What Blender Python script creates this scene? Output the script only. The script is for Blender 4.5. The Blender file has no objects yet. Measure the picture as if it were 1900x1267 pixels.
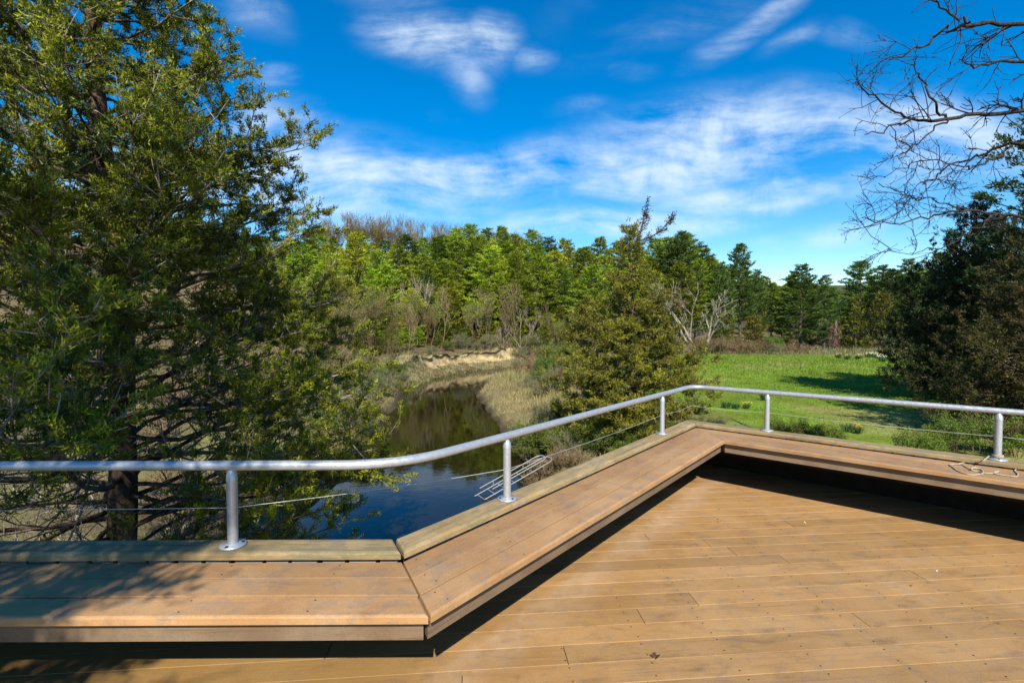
import bpy, math, random
import numpy as np
from mathutils import Matrix, Vector

# ------------------------------------------------------------------ camera, sky, sun, exposure
scene = bpy.context.scene
F, CX, CY, HOR = 898.0, 950.0, 633.5, 605.0
EYE = 1.64
PITCH = math.atan((CY - HOR) / F)
cam_d = bpy.data.cameras.new('camera')
cam = bpy.data.objects.new('camera', cam_d)
scene.collection.objects.link(cam)
cam.location = (0, 0, EYE)
cam.rotation_euler = (math.pi / 2 - PITCH, 0, 0)
cam_d.sensor_width = 36.0
cam_d.lens = 36.0 * F / 1900.0
cam_d.clip_start = 0.05
cam_d.clip_end = 6000
scene.camera = cam

SUN_AZ, SUN_EL = math.radians(5), math.radians(40)      # azimuth: to the right of straight behind the camera
SUN = np.array([math.sin(SUN_AZ) * math.cos(SUN_EL), -math.cos(SUN_AZ) * math.cos(SUN_EL), math.sin(SUN_EL)])
sl = bpy.data.lights.new('sun', 'SUN')
sl.energy = 5.0
sl.angle = math.radians(0.45)
sl.color = (1.0, 0.93, 0.80)
so = bpy.data.objects.new('sun', sl)
scene.collection.objects.link(so)
so.rotation_euler = Vector(SUN).to_track_quat('Z', 'Y').to_euler()

vs = scene.view_settings
vs.view_transform = 'Standard'
vs.look = 'None'
vs.exposure = 0.68
vs.gamma = 1.0
vs.use_curve_mapping = False


class NT:
    """small helper to write node trees"""
    def __init__(self, tree):
        self.t = tree

    def n(self, kind, ins=None, **props):
        nd = self.t.nodes.new(kind)
        for k, v in props.items():
            setattr(nd, k, v)
        for k, v in (ins or {}).items():
            s = nd.inputs[k]
            if isinstance(v, bpy.types.NodeSocket):
                self.t.links.new(v, s)
            else:
                s.default_value = v
        return nd

    def m(self, op, a, b=0.0, c=0.0, clamp=False):
        return self.n('ShaderNodeMath', {0: a, 1: b, 2: c}, operation=op, use_clamp=clamp).outputs[0]

    def mix(self, f, a, b, blend='MIX'):
        nd = self.n('ShaderNodeMix', {0: f, 6: a, 7: b}, data_type='RGBA', blend_type=blend)
        return nd.outputs[2]

    def mr(self, v, a, b, c=0.0, d=1.0, smooth=True):
        return self.n('ShaderNodeMapRange', {0: v, 1: a, 2: b, 3: c, 4: d},
                      interpolation_type='SMOOTHSTEP' if smooth else 'LINEAR').outputs[0]

    def noise(self, vec, scale, detail=5.0, rough=0.55, dist=0.0, out=0):
        return self.n('ShaderNodeTexNoise', {'Vector': vec, 'Scale': scale, 'Detail': detail,
                                             'Roughness': rough, 'Distortion': dist}).outputs[out]


def build_world():
    w = bpy.data.worlds.new('World')
    scene.world = w
    w.use_nodes = True
    t = w.node_tree
    t.nodes.clear()
    N = NT(t)
    sky = N.n('ShaderNodeTexSky', sky_type='NISHITA', sun_disc=False, sun_elevation=SUN_EL,
              sun_rotation=math.pi - SUN_AZ, altitude=0.0, air_density=1.0, dust_density=0.1, ozone_density=1.6)
    hs = N.n('ShaderNodeHueSaturation', {'Hue': 0.503, 'Saturation': 1.6, 'Value': 1.14, 'Color': sky.outputs[0]})
    bg = N.n('ShaderNodeBackground', {0: hs.outputs[0], 1: 0.102})
    # thin clouds, laid out by direction in the sky
    tc = N.n('ShaderNodeTexCoord').outputs['Generated']
    sp = N.n('ShaderNodeSeparateXYZ', {0: tc})
    x, y, z = sp.outputs
    zc = N.m('MAXIMUM', z, 0.03)
    u = N.m('DIVIDE', x, zc)
    v = N.m('DIVIDE', y, zc)
    uv = N.n('ShaderNodeCombineXYZ', {0: u, 1: v, 2: 0.0}).outputs[0]
    yc = N.m('MAXIMUM', y, 0.05)
    ae = N.n('ShaderNodeCombineXYZ', {0: N.m('DIVIDE', x, yc), 1: N.m('DIVIDE', z, yc), 2: 0.0}).outputs[0]
    warp = N.n('ShaderNodeTexNoise', {'Vector': ae, 'Scale': 2.0, 'Detail': 2.0}).outputs[1]
    wv = N.n('ShaderNodeVectorMath', {0: warp, 1: (0.5, 0.5, 0.5)}, operation='SUBTRACT').outputs[0]
    wv = N.n('ShaderNodeVectorMath', {0: wv, 3: 0.16}, operation='SCALE').outputs[0]
    aew = N.n('ShaderNodeVectorMath', {0: ae, 1: wv}, operation='ADD').outputs[0]
    bias = None
    for px, py, rx, ry, rot, amp in CLOUDS:
        mp = N.n('ShaderNodeMapping', {'Vector': aew, 'Location': ((px - CX) / F, (HOR - py) / F, 0),
                                       'Rotation': (0, 0, math.radians(rot)), 'Scale': (rx / F, ry / F, 1)},
                 vector_type='TEXTURE')
        ln = N.n('ShaderNodeVectorMath', {0: mp.outputs[0]}, operation='LENGTH').outputs['Value']
        b = N.mr(ln, 0.1, 1.45, amp, 0.0)
        bias = b if bias is None else N.m('MAXIMUM', bias, b)
    front = N.mr(y, 0.05, 0.2)
    bias = N.m('MULTIPLY', bias, front)
    st = N.n('ShaderNodeMapping', {'Vector': aew, 'Scale': (2.2, 9.0, 1.0), 'Rotation': (0, 0, math.radians(-8))}).outputs[0]
    n1 = N.noise(st, 1.3, 7.0, 0.55, 0.15)
    n2 = N.noise(aew, 8.5, 10.0, 0.66, 0.35)
    n3 = N.noise(uv, 0.8, 6.0, 0.55, 0.3)
    ns = N.m('ADD', N.m('MULTIPLY', n1, 0.66), N.m('MULTIPLY', n2, 0.34))
    fine = N.noise(st, 4.5, 8.0, 0.65, 0.1)
    ns = N.m('ADD', N.m('MULTIPLY', ns, 0.8), N.m('MULTIPLY', fine, 0.2))
    d = N.m('MULTIPLY', bias, N.mr(ns, 0.37, 0.64, 0.04, 1.12, False))
    d = N.mr(d, 0.02, 1.1)
    back = N.mr(n3, 0.56, 0.78, 0.0, 0.22)
    elsewhere = N.m('MULTIPLY', back, N.mr(z, 0.02, 0.2))
    elsewhere = N.m('MULTIPLY', elsewhere, N.mr(front, 0.0, 1.0, 1.0, 0.3))
    dens = N.m('MULTIPLY', N.m('MAXIMUM', d, elsewhere), 0.86, clamp=True)
    dens = N.m('MULTIPLY', dens, N.mr(z, -0.01, 0.03))
    cl = N.n('ShaderNodeBackground', {0: (0.80, 0.91, 1.0, 1), 1: 0.74})
    mx = N.n('ShaderNodeMixShader', {0: dens, 1: bg.outputs[0], 2: cl.outputs[0]})
    out = N.n('ShaderNodeOutputWorld')
    t.links.new(mx.outputs[0], out.inputs[0])


# centre pixel of the photograph's direction, radii, tilt, strength
CLOUDS = [(800, 95, 140, 62, -14, 0.95), (905, 95, 75, 60, 20, 0.9), (855, 160, 70, 42, -30, 0.62), (990, 130, 55, 32, 0, 0.6), (515, 165, 60, 28, 0, 0.6),
          (640, 345, 300, 90, -10, 1.05), (560, 310, 140, 100, -35, 1.05), (900, 322, 460, 58, 5, 1.0),
          (1250, 300, 420, 66, 7, 1.0), (1350, 240, 300, 62, 4, 0.95), (1500, 262, 300, 90, -4, 1.0),
          (1700, 270, 240, 110, 0, 1.0), (1480, 345, 400, 62, 6, 0.85), (1120, 408, 340, 42, 3, 0.98), (1560, 432, 260, 28, 3, 0.6),
          (1380, 62, 150, 36, 36, 0.62), (1450, 98, 75, 28, 20, 0.42), (1555, 92, 90, 32, 0, 0.36), (1180, 145, 60, 26, 0, 0.36),
          (430, 20, 130, 55, -30, 0.55), (760, 30, 220, 50, -20, 0.32), (250, 330, 300, 120, 0, 0.95), (1080, 215, 80, 22, 10, 0.34), (1250, 60, 260, 60, 20, 0.28)]
build_world()


# ------------------------------------------------------------------ helpers: pixels, meshes, things
def ray(px, py):
    v = np.array([(px - CX) / F, (CY - py) / F, -1.0])
    a = math.pi / 2 - PITCH
    c, s = math.cos(a), math.sin(a)
    return np.array([v[0], c * v[1] - s * v[2], s * v[1] + c * v[2]])


def on_z(px, py, z):
    r = ray(px, py)
    t = (z - EYE) / r[2]
    return np.array([0, 0, EYE]) + t * r


def at_d(px, py, d):
    r = ray(px, py)
    return np.array([0, 0, EYE]) + r * (d / r[1])


def unit(v):
    v = np.asarray(v, float)
    return v / np.maximum(np.linalg.norm(v, axis=-1, keepdims=True), 1e-9)


def link(o, parent=None):
    scene.collection.objects.link(o)
    if parent is not None:
        o.parent = parent
    return o


def tag(o, label, cat, group=None):
    o['label'] = label
    o['category'] = cat
    if group:
        o['group'] = group
    return o


def thing(name, label, cat, loc=(0, 0, 0), rz=0.0, group=None):
    o = bpy.data.objects.new(name, None)
    o.empty_display_size = 0.3
    o.location = loc
    o.rotation_euler = (0, 0, rz)
    link(o)
    return tag(o, label, cat, group)


def mesh_np(name, verts, quads, mat, col=None, smooth=False, tris=None):
    me = bpy.data.meshes.new(name)
    verts = np.asarray(verts, np.float32)
    nq = 0 if quads is None else len(quads)
    nt = 0 if tris is None else len(tris)
    me.vertices.add(len(verts))
    me.vertices.foreach_set('co', verts.ravel())
    loops = np.concatenate(([np.asarray(quads, np.int32).ravel()] if nq else []) + ([np.asarray(tris, np.int32).ravel()] if nt else []))
    starts = np.concatenate([np.arange(nq, dtype=np.int32) * 4, nq * 4 + np.arange(nt, dtype=np.int32) * 3])
    me.loops.add(len(loops))
    me.loops.foreach_set('vertex_index', loops)
    me.polygons.add(nq + nt)
    me.polygons.foreach_set('loop_start', starts)
    if smooth:
        me.polygons.foreach_set('use_smooth', np.ones(nq + nt, bool))
    me.update(calc_edges=True)
    if col is not None:
        a = me.color_attributes.new('Col', 'FLOAT_COLOR', 'POINT')
        c = np.ones((len(verts), 4), np.float32)
        c[:, :3] = col
        a.data.foreach_set('color', c.ravel())
    me.materials.append(mat)
    return me


def mobj(name, me, parent=None):
    return link(bpy.data.objects.new(name, me), parent)


def poly_obj(name, verts, faces, mat, parent=None, smooth=False):
    me = bpy.data.meshes.new(name)
    me.from_pydata([tuple(v) for v in verts], [], faces)
    me.update()
    if smooth:
        me.polygons.foreach_set('use_smooth', [True] * len(me.polygons))
    me.materials.append(mat)
    return mobj(name, me, parent)


class Acc:
    """collects quads with a colour per vertex"""
    def __init__(self):
        self.v, self.q, self.c, self.n, self.t = [], [], [], 0, []

    def add(self, v, q, c):
        v = np.asarray(v, float).reshape(-1, 3)
        self.v.append(v)
        self.q.append(np.asarray(q) + self.n)
        c = np.asarray(c, float)
        self.c.append(np.broadcast_to(c, v.shape) if c.ndim == 1 else c)
        self.n += len(v)

    def mesh(self, name, mat, smooth=False):
        return mesh_np(name, np.concatenate(self.v), np.concatenate(self.q) if self.q else None, mat, np.concatenate(self.c), smooth, np.concatenate(self.t) if self.t else None)

    def segs(self, p0, p1, r0, r1, col, sides=4):
        p0, p1 = np.atleast_2d(p0), np.atleast_2d(p1)
        n = len(p0)
        if n == 0:
            return
        d = unit(p1 - p0)
        ref = np.where(np.abs(d[:, 2:3]) < 0.9, np.array([[0, 0, 1.0]]), np.array([[1.0, 0, 0]]))
        a = unit(np.cross(d, ref))
        b = np.cross(d, a)
        r0 = np.broadcast_to(np.asarray(r0, float), (n,))
        r1 = np.broadcast_to(np.asarray(r1, float), (n,))
        ang = np.arange(sides) * 2 * math.pi / sides
        ring = a[:, None] * np.cos(ang)[None, :, None] + b[:, None] * np.sin(ang)[None, :, None]
        v = np.concatenate([p0[:, None] + ring * r0[:, None, None], p1[:, None] + ring * r1[:, None, None]], 1)
        k = np.arange(sides)
        k2 = (k + 1) % sides
        q = np.stack([k, k2, k2 + sides, k + sides], 1)
        q = (np.arange(n) * 2 * sides)[:, None, None] + q[None]
        c = np.asarray(col, float)
        if c.ndim == 2:
            c = np.repeat(c, 2 * sides, 0)
        self.add(v, q.reshape(-1, 4), c)

    def tube(self, pts, rad, col, sides=8):
        pts = np.asarray(pts, float)
        n = len(pts)
        rad = np.broadcast_to(np.asarray(rad, float), (n,))
        t = unit(np.gradient(pts, axis=0))
        a = np.cross(t[0], [0, 0, 1.0]) if abs(t[0][2]) < 0.9 else np.cross(t[0], [1.0, 0, 0])
        rows = []
        ang = np.arange(sides) * 2 * math.pi / sides
        for i in range(n):
            a = a - t[i] * np.dot(a, t[i])
            a = a / max(np.linalg.norm(a), 1e-9)
            b = np.cross(t[i], a)
            rows.append(pts[i] + rad[i] * (np.cos(ang)[:, None] * a + np.sin(ang)[:, None] * b))
        v = np.concatenate(rows)
        k = np.arange(sides)
        k2 = (k + 1) % sides
        q = np.concatenate([np.stack([k + i * sides, k2 + i * sides, k2 + (i + 1) * sides, k + (i + 1) * sides], 1) for i in range(n - 1)])
        self.add(v, q, col)

    def needles(self, p, d, L, W, col, rng):
        n = len(p)
        d = unit(d)
        s = unit(np.cross(d, rng.normal(size=(n, 3)))) * (np.broadcast_to(W, (n,)) * 0.5)[:, None]
        L = np.broadcast_to(L, (n,))[:, None]
        v = np.stack([p - s, p + s, p + d * L], 1).reshape(-1, 3)
        self.v.append(v)
        self.t.append(np.arange(n * 3).reshape(-1, 3) + self.n)
        self.c.append(np.repeat(col, 3, 0))
        self.n += len(v)

    def blades(self, p, d, L, W, col, rng, up=None):
        n = len(p)
        d = unit(d)
        r = rng.normal(size=(n, 3)) if up is None else rng.normal(size=(n, 3)) * 0.5 + up
        s = unit(np.cross(d, r)) * (np.broadcast_to(W, (n,)) * 0.5)[:, None]
        L = np.broadcast_to(L, (n,))[:, None]
        v = np.stack([p, p + d * L * 0.45 + s, p + d * L, p + d * L * 0.45 - s], 1)
        q = np.arange(n * 4).reshape(-1, 4)
        self.add(v, q, np.repeat(col, 4, 0) if np.ndim(col) == 2 else col)


def copy_tree(root, loc, rz, scale, label=None, group=None):
    r = root.copy()
    link(r)
    r.location = loc
    r.rotation_euler = (0, 0, rz)
    r.scale = scale if hasattr(scale, '__len__') else (scale,) * 3
    if label:
        r['label'] = label
    if group:
        r['group'] = group
    for ch in [o for o in root.children]:
        c = ch.copy()
        link(c, r)
    return r


# ------------------------------------------------------------------ materials
def new_mat(name):
    m = bpy.data.materials.new(name)
    m.use_nodes = True
    t = m.node_tree
    t.nodes.clear()
    N = NT(t)
    out = N.n('ShaderNodeOutputMaterial')
    return m, N, out


def leaf_mat(name, trans=0.3, var=0.35, hue=0.03, rough=0.55):
    m, N, out = new_mat(name)
    at = N.n('ShaderNodeVertexColor', layer_name='Col').outputs[0]
    rnd = N.n('ShaderNodeObjectInfo').outputs['Random']
    hs = N.n('ShaderNodeHueSaturation', {'Hue': N.mr(rnd, 0, 1, 0.5 - hue, 0.5 + hue, False), 'Saturation': 1.0,
                                         'Value': N.mr(N.m('FRACT', N.m('MULTIPLY', rnd, 7.31)), 0, 1, 1 - var, 1 + var, False), 'Color': at})
    c = hs.outputs[0]
    p = N.n('ShaderNodeBsdfPrincipled', {'Base Color': c, 'Roughness': rough, 'Specular IOR Level': 0.25})
    tc = N.mix(1.0, c, (1.0, 1.15, 0.55, 1), 'MULTIPLY')
    tr = N.n('ShaderNodeBsdfTranslucent', {0: tc})
    mx = N.n('ShaderNodeMixShader', {0: trans, 1: p.outputs[0], 2: tr.outputs[0]})
    N.t.links.new(mx.outputs[0], out.inputs[0])
    return m


def bark_mat(name, scale=14.0, bump=0.6):
    m, N, out = new_mat(name)
    at = N.n('ShaderNodeVertexColor', layer_name='Col').outputs[0]
    pos = N.n('ShaderNodeTexCoord').outputs['Object']
    mp = N.n('ShaderNodeMapping', {'Vector': pos, 'Scale': (1, 1, 0.18)}).outputs[0]
    n = N.noise(mp, scale, 6, 0.65)
    c = N.mix(N.mr(n, 0.35, 0.68), (0.45, 0.42, 0.4, 1), (1.45, 1.4, 1.35, 1))
    c = N.mix(1.0, at, c, 'MULTIPLY')
    bp = N.n('ShaderNodeBump', {'Strength': bump, 'Distance': 0.03, 'Height': n})
    p = N.n('ShaderNodeBsdfPrincipled', {'Base Color': c, 'Roughness': 0.9, 'Specular IOR Level': 0.1, 'Normal': bp.outputs[0]})
    N.t.links.new(p.outputs[0], out.inputs[0])
    return m


def plank_mat(name, base, alt, dark, grain=0.5, blotch=0.5, moss=None, rough=0.72, drip=None, streak=60.0, mottle=0.3):
    """board whose local x runs along the grain"""
    m, N, out = new_mat(name)
    ob = N.n('ShaderNodeTexCoord').outputs['Object']
    geo = N.n('ShaderNodeNewGeometry').outputs['Position']
    rnd = N.n('ShaderNodeObjectInfo').outputs['Random']
    off = N.n('ShaderNodeCombineXYZ', {0: N.m('MULTIPLY', rnd, 37.0), 1: N.m('MULTIPLY', rnd, 11.0), 2: 0.0}).outputs[0]
    v = N.n('ShaderNodeVectorMath', {0: ob, 1: off}, operation='ADD').outputs[0]
    g = N.n('ShaderNodeMapping', {'Vector': v, 'Scale': (1.2, streak, streak)}).outputs[0]
    gn = N.noise(g, 1.0, 6, 0.6, 0.6)
    bn = N.noise(geo, 2.3, 8, 0.62, 0.4)
    g2 = N.n('ShaderNodeMapping', {'Vector': v, 'Scale': (2.2, 6.5, 6.5)}).outputs[0]
    bn2 = N.noise(g2, 1.6, 7, 0.65, 0.6)
    fn = N.noise(geo, 160.0, 3, 0.7)
    c = N.mix(N.mr(bn, 0.32, 0.7), base, alt)
    c = N.mix(N.m('MULTIPLY', N.mr(bn2, 0.48, 0.82), blotch), c, dark)
    c = N.mix(N.m('MULTIPLY', N.mr(gn, 0.5, 0.75), grain), c, dark)
    mo = N.noise(geo, 7.5, 9, 0.72, 0.8)
    mo2 = N.noise(geo, 31.0, 6, 0.7, 0.4)
    grey = N.n('ShaderNodeHueSaturation', {'Saturation': 0.72, 'Value': 0.70, 'Color': c}).outputs[0]
    c = N.mix(N.m('MULTIPLY', N.mr(mo, 0.49, 0.60), mottle), c, grey)
    pale = N.n('ShaderNodeHueSaturation', {'Saturation': 0.92, 'Value': 1.22, 'Color': c}).outputs[0]
    c = N.mix(N.m('MULTIPLY', N.mr(mo2, 0.55, 0.72), mottle), c, pale)
    if moss is not None:
        mg = N.n('ShaderNodeMapping', {'Vector': v, 'Scale': (3.0, 14.0, 14.0)}).outputs[0]
        mn = N.noise(mg, 1.3, 9, 0.72, 0.7)
        c = N.mix(N.mr(mn, 0.47, 0.60, 0.0, 0.85), c, moss)
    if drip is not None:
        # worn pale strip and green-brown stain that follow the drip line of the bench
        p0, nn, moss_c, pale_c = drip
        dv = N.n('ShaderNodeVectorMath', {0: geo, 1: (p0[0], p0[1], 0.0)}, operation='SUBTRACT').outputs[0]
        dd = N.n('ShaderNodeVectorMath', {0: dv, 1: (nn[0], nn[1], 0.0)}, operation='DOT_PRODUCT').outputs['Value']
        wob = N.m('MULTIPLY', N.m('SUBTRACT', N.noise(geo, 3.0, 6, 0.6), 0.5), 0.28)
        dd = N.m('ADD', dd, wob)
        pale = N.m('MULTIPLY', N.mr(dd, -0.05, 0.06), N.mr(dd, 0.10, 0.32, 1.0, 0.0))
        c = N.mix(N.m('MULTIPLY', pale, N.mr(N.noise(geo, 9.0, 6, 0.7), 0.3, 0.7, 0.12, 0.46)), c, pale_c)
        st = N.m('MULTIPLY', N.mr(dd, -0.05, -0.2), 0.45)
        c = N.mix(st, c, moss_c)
    tone = N.mr(rnd, 0, 1, 0.82, 1.12, False)
    fine = N.mr(fn, 0.3, 0.7, 0.9, 1.1)
    c = N.n('ShaderNodeHueSaturation', {'Hue': 0.5, 'Saturation': 1.0, 'Value': N.m('MULTIPLY', tone, fine), 'Color': c}).outputs[0]
    h = N.m('ADD', N.m('MULTIPLY', gn, 0.6), N.m('MULTIPLY', fn, 0.4))
    bp = N.n('ShaderNodeBump', {'Strength': 0.28, 'Distance': 0.004, 'Height': h})
    p = N.n('ShaderNodeBsdfPrincipled', {'Base Color': c, 'Roughness': N.mr(bn2, 0.3, 0.7, rough - 0.08, rough + 0.12), 'Specular IOR Level': 0.3,
                                         'Normal': bp.outputs[0]})
    N.t.links.new(p.outputs[0], out.inputs[0])
    return m


def plain_mat(name, col, rough=0.6, metal=0.0, var=0.15, scale=30.0, spec=0.5):
    m, N, out = new_mat(name)
    geo = N.n('ShaderNodeTexCoord').outputs['Object']
    n = N.noise(geo, scale, 5, 0.6)
    k = N.mr(n, 0.3, 0.7, 1 - var, 1 + var)
    c = N.n('ShaderNodeHueSaturation', {'Value': k, 'Color': (*col, 1)}).outputs[0]
    p = N.n('ShaderNodeBsdfPrincipled', {'Base Color': c, 'Roughness': N.mr(n, 0.3, 0.7, max(rough - 0.08, 0.02), rough + 0.08), 'Metallic': metal, 'Specular IOR Level': spec})
    N.t.links.new(p.outputs[0], out.inputs[0])
    return m


M_LEAF = leaf_mat('foliage_cedar', 0.28, 0.12, 0.012)
M_PINE = leaf_mat('foliage_pine', 0.38, 0.36, 0.026)
M_SHRUB = leaf_mat('foliage_shrub', 0.35, 0.3, 0.03)
M_GRASS = leaf_mat('grass_blade', 0.35, 0.0, 0.0)
M_BARK = bark_mat('bark')
M_TWIG = bark_mat('twig_bark', 6.0, 0.1)


# ------------------------------------------------------------------ terrain and water
WATER_Z, LAWN_Z = -4.0, -2.16
RIV = np.array([[9, -30, 4.5], [6, -12, 4.3], [3.2, -2, 4.2], [0.6, 5, 4.0], [-1.6, 10, 4.0], [-2.6, 15, 3.9], [-3.1, 20, 3.9], [-3.9, 26, 3.6], [-4.8, 32, 3.2],
                [-6.1, 39, 3.2], [-6.3, 45, 3.5], [-5.7, 51, 3.4], [-3.9, 57, 3.4], [-1.0, 61.5, 3.3], [3.6, 65.5, 3.2], [10, 71, 3.0], [22, 78, 3.4],
                [40, 87, 4.2], [58, 96, 5.5], [72, 104, 7.0], [95, 112, 7.0], [140, 122, 7.0], [300, 150, 8]], float)


def resample(pl, n):
    s = np.concatenate([[0], np.cumsum(np.linalg.norm(np.diff(pl[:, :2], axis=0), axis=1))])
    t = np.linspace(0, s[-1], n)
    out = np.stack([np.interp(t, s, pl[:, i]) for i in range(pl.shape[1])], 1)
    for _ in range(8):
        out[1:-1] = 0.25 * out[:-2] + 0.5 * out[1:-1] + 0.25 * out[2:]
    return out


RS = resample(RIV, 300)
RT = unit(np.gradient(RS[:, :2], axis=0))


def sstep(a, b, x):
    t = np.clip((x - a) / (b - a), 0, 1)
    return t * t * (3 - 2 * t)


FN = {}


def fnoise(x, y, s, seed=0):
    """cheap smooth noise in -1..1"""
    if seed not in FN:
        r = np.random.RandomState(seed)
        FN[seed] = [(r.uniform(0, math.tau), r.uniform(0.6, 1.9), r.uniform(0, 6.28)) for i in range(6)]
    z = 0
    for a, f, ph in FN[seed]:
        z = z + np.sin((x * math.cos(a) + y * math.sin(a)) * (f * s) + ph)
    return z / 3.2


def river_info(x, y):
    x = np.atleast_1d(np.asarray(x, float))
    y = np.atleast_1d(np.asarray(y, float))
    D = np.empty(len(x))
    side = np.empty(len(x))
    along = np.empty(len(x), int)
    for i in range(0, len(x), 20000):
        xx, yy = x[i:i + 20000, None], y[i:i + 20000, None]
        d2 = (xx - RS[None, :, 0]) ** 2 + (yy - RS[None, :, 1]) ** 2
        k = d2.argmin(1)
        along[i:i + 20000] = k
        D[i:i + 20000] = np.sqrt(d2[np.arange(len(k)), k]) - RS[k, 2]
        cr = RT[k, 0] * (yy[:, 0] - RS[k, 1]) - RT[k, 1] * (xx[:, 0] - RS[k, 0])
        side[i:i + 20000] = np.where(cr > 0, 1, -1)       # +1: left / far bank
    return D, side, along


def terrain(x, y, full=False):
    sh = np.shape(x)
    x = np.atleast_1d(np.asarray(x, float)).ravel()
    y = np.atleast_1d(np.asarray(y, float)).ravel()
    D, side, k = river_info(x, y)
    D = D + fnoise(x, y, 0.9, 3) * 0.35
    ry = RS[k, 1]
    rx = RS[k, 0]
    # right bank: low reed shelf, then the lawn terrace
    right = WATER_Z + 0.45 * sstep(-0.2, 0.8, D) + (LAWN_Z - WATER_Z - 0.45) * sstep(1.5, 8.0, D)
    # left / far bank: low near the deck, higher and steeper round the bend
    high = sstep(40, 52, ry) * (1 - sstep(30, 60, rx))
    hb = 0.9 + 1.4 * high
    wb = 4.5 + 0.3 * high
    left = WATER_Z + 0.15 + hb * sstep(0, 1, D / wb)
    dist = np.clip(D, 0, None)
    west = 1 - sstep(10, 75, x + 0.15 * (y - 80))
    left = left + west * (22.0 * sstep(6, 105, dist) ** 1.25) + (1 - west) * 2.2 * sstep(2, 50, dist) + 0.6 * sstep(2, 20, dist)
    near_left = sstep(26, 14, y) * sstep(-2, -8, x)
    left = left - near_left * 6 * sstep(6, 60, dist) * 0.6
    z = np.where(side > 0, left, right)
    bed = WATER_Z - 0.8 * sstep(0, -2.5, D)
    z = np.where(D < 0, np.minimum(bed, z), z)
    far = sstep(60, 76, y) * (side < 0)
    z = z + 24.0 * sstep(170, 420, y + 0.3 * np.abs(x)) + 10 * fnoise(x, y, 0.006, 31) * sstep(170, 420, y)
    z = z + fnoise(x, y, 0.25, 5) * 0.10 * sstep(0.5, 6, D) + fnoise(x, y, 0.06, 6) * 0.12 * sstep(2, 12, D)
    if full:
        return z, D, side, k
    return z.reshape(sh) if sh else float(z[0])


def ground_mat():
    m, N, out = new_mat('ground')
    at = N.n('ShaderNodeVertexColor', layer_name='Col').outputs[0]
    pos = N.n('ShaderNodeNewGeometry').outputs['Position']
    a = N.noise(pos, 0.55, 8, 0.65, 0.3)
    b = N.noise(pos, 5.0, 6, 0.7)
    f = N.noise(pos, 28.0, 4, 0.7)
    k = N.m('MULTIPLY', N.mr(a, 0.3, 0.7, 0.72, 1.25), N.mr(b, 0.3, 0.7, 0.75, 1.25))
    k = N.m('MULTIPLY', k, N.mr(f, 0.3, 0.7, 0.75, 1.22))
    c = N.n('ShaderNodeHueSaturation', {'Hue': N.mr(a, 0.3, 0.7, 0.485, 0.515), 'Value': k, 'Color': at}).outputs[0]
    bp = N.n('ShaderNodeBump', {'Strength': 0.5, 'Distance': 0.12, 'Height': N.m('ADD', b, N.m('MULTIPLY', f, 0.6))})
    p = N.n('ShaderNodeBsdfPrincipled', {'Base Color': c, 'Roughness': 0.95, 'Specular IOR Level': 0.1, 'Normal': bp.outputs[0]})
    N.t.links.new(p.outputs[0], out.inputs[0])
    return m


def lawn_mask(x, y, D, side):
    e = 65.0 + fnoise(x, y, 0.3, 9) * 0.8 + fnoise(x, y, 0.09, 10) * 1.5
    return (side < 0) * sstep(6.5, 9.0, D + 0.4 * fnoise(x, y, 0.5, 8)) * sstep(e + 0.8, e - 0.8, y) * sstep(2.0, 6.0, x)


def ground_colour(x, y, D, side, k):
    n = fnoise(x, y, 0.35, 11)
    n2 = fnoise(x, y, 0.9, 12)
    c = np.empty((len(x), 3))
    litter = np.array([0.125, 0.088, 0.05])
    straw = np.array([0.27, 0.22, 0.10])
    green = np.array([0.15, 0.22, 0.022])
    pale = np.array([0.25, 0.24, 0.085])
    mud = np.array([0.05, 0.037, 0.022])
    brush = np.array([0.13, 0.125, 0.05])
    c[:] = litter
    c = c + (straw - c) * (0.35 * np.clip(0.5 + n, 0, 1))[:, None]
    rs = (side < 0)
    shelf = rs * sstep(9, 5, D)
    c = c + (straw * 1.1 - c) * (shelf * np.clip(0.7 + 0.4 * n2, 0, 1))[:, None]
    nearl = (side > 0) * sstep(30, 18, y)
    c = c + ((0.6 * straw + 0.4 * green) - c) * (nearl * np.clip(0.5 + 0.5 * n, 0, 1))[:, None]
    lm = lawn_mask(x, y, D, side)
    g = green[None] * (1 + 0.18 * n[:, None]) + (np.array([0.04, 0.03, 0.01]) * n2[:, None] * 0.5)
    dry = np.clip(sstep(0.35, 0.95, n * 0.6 + n2 * 0.4 + 0.5 * sstep(52, 63, y) * sstep(24, 34, x) + 0.25 * sstep(26, 16, y)), 0, 1)
    g = g + (pale - g) * (dry * 0.75)[:, None]
    for (qx, qy, qr) in [(14.0, 35.5, 1.6), (33.0, 58, 4.0), (27.5, 57.5, 3.0)]:
        w = sstep(qr, qr * 0.25, np.hypot((x - qx) / 1.3, y - qy) + 0.5 * n2)
        g = g + (np.array([0.33, 0.27, 0.11]) - g) * (w * 0.7)[:, None]
    c = c + (g - c) * lm[:, None]
    farg = rs * sstep(66, 70, y)
    c = c + (brush - c) * (farg * 0.7)[:, None]
    # meadow beyond the second reach of the river
    mead = (side > 0) * sstep(45, 70, x) * sstep(40, 10, D)
    c = c + (np.array([0.25, 0.21, 0.09]) - c) * (mead * 0.6)[:, None]
    c = c + (np.array([0.07, 0.075, 0.03]) - c) * sstep(130, 200, y)[:, None]
    c = c + (mud - c) * sstep(0.6, -0.1, D)[:, None]
    return np.clip(c, 0.01, 1)


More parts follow.
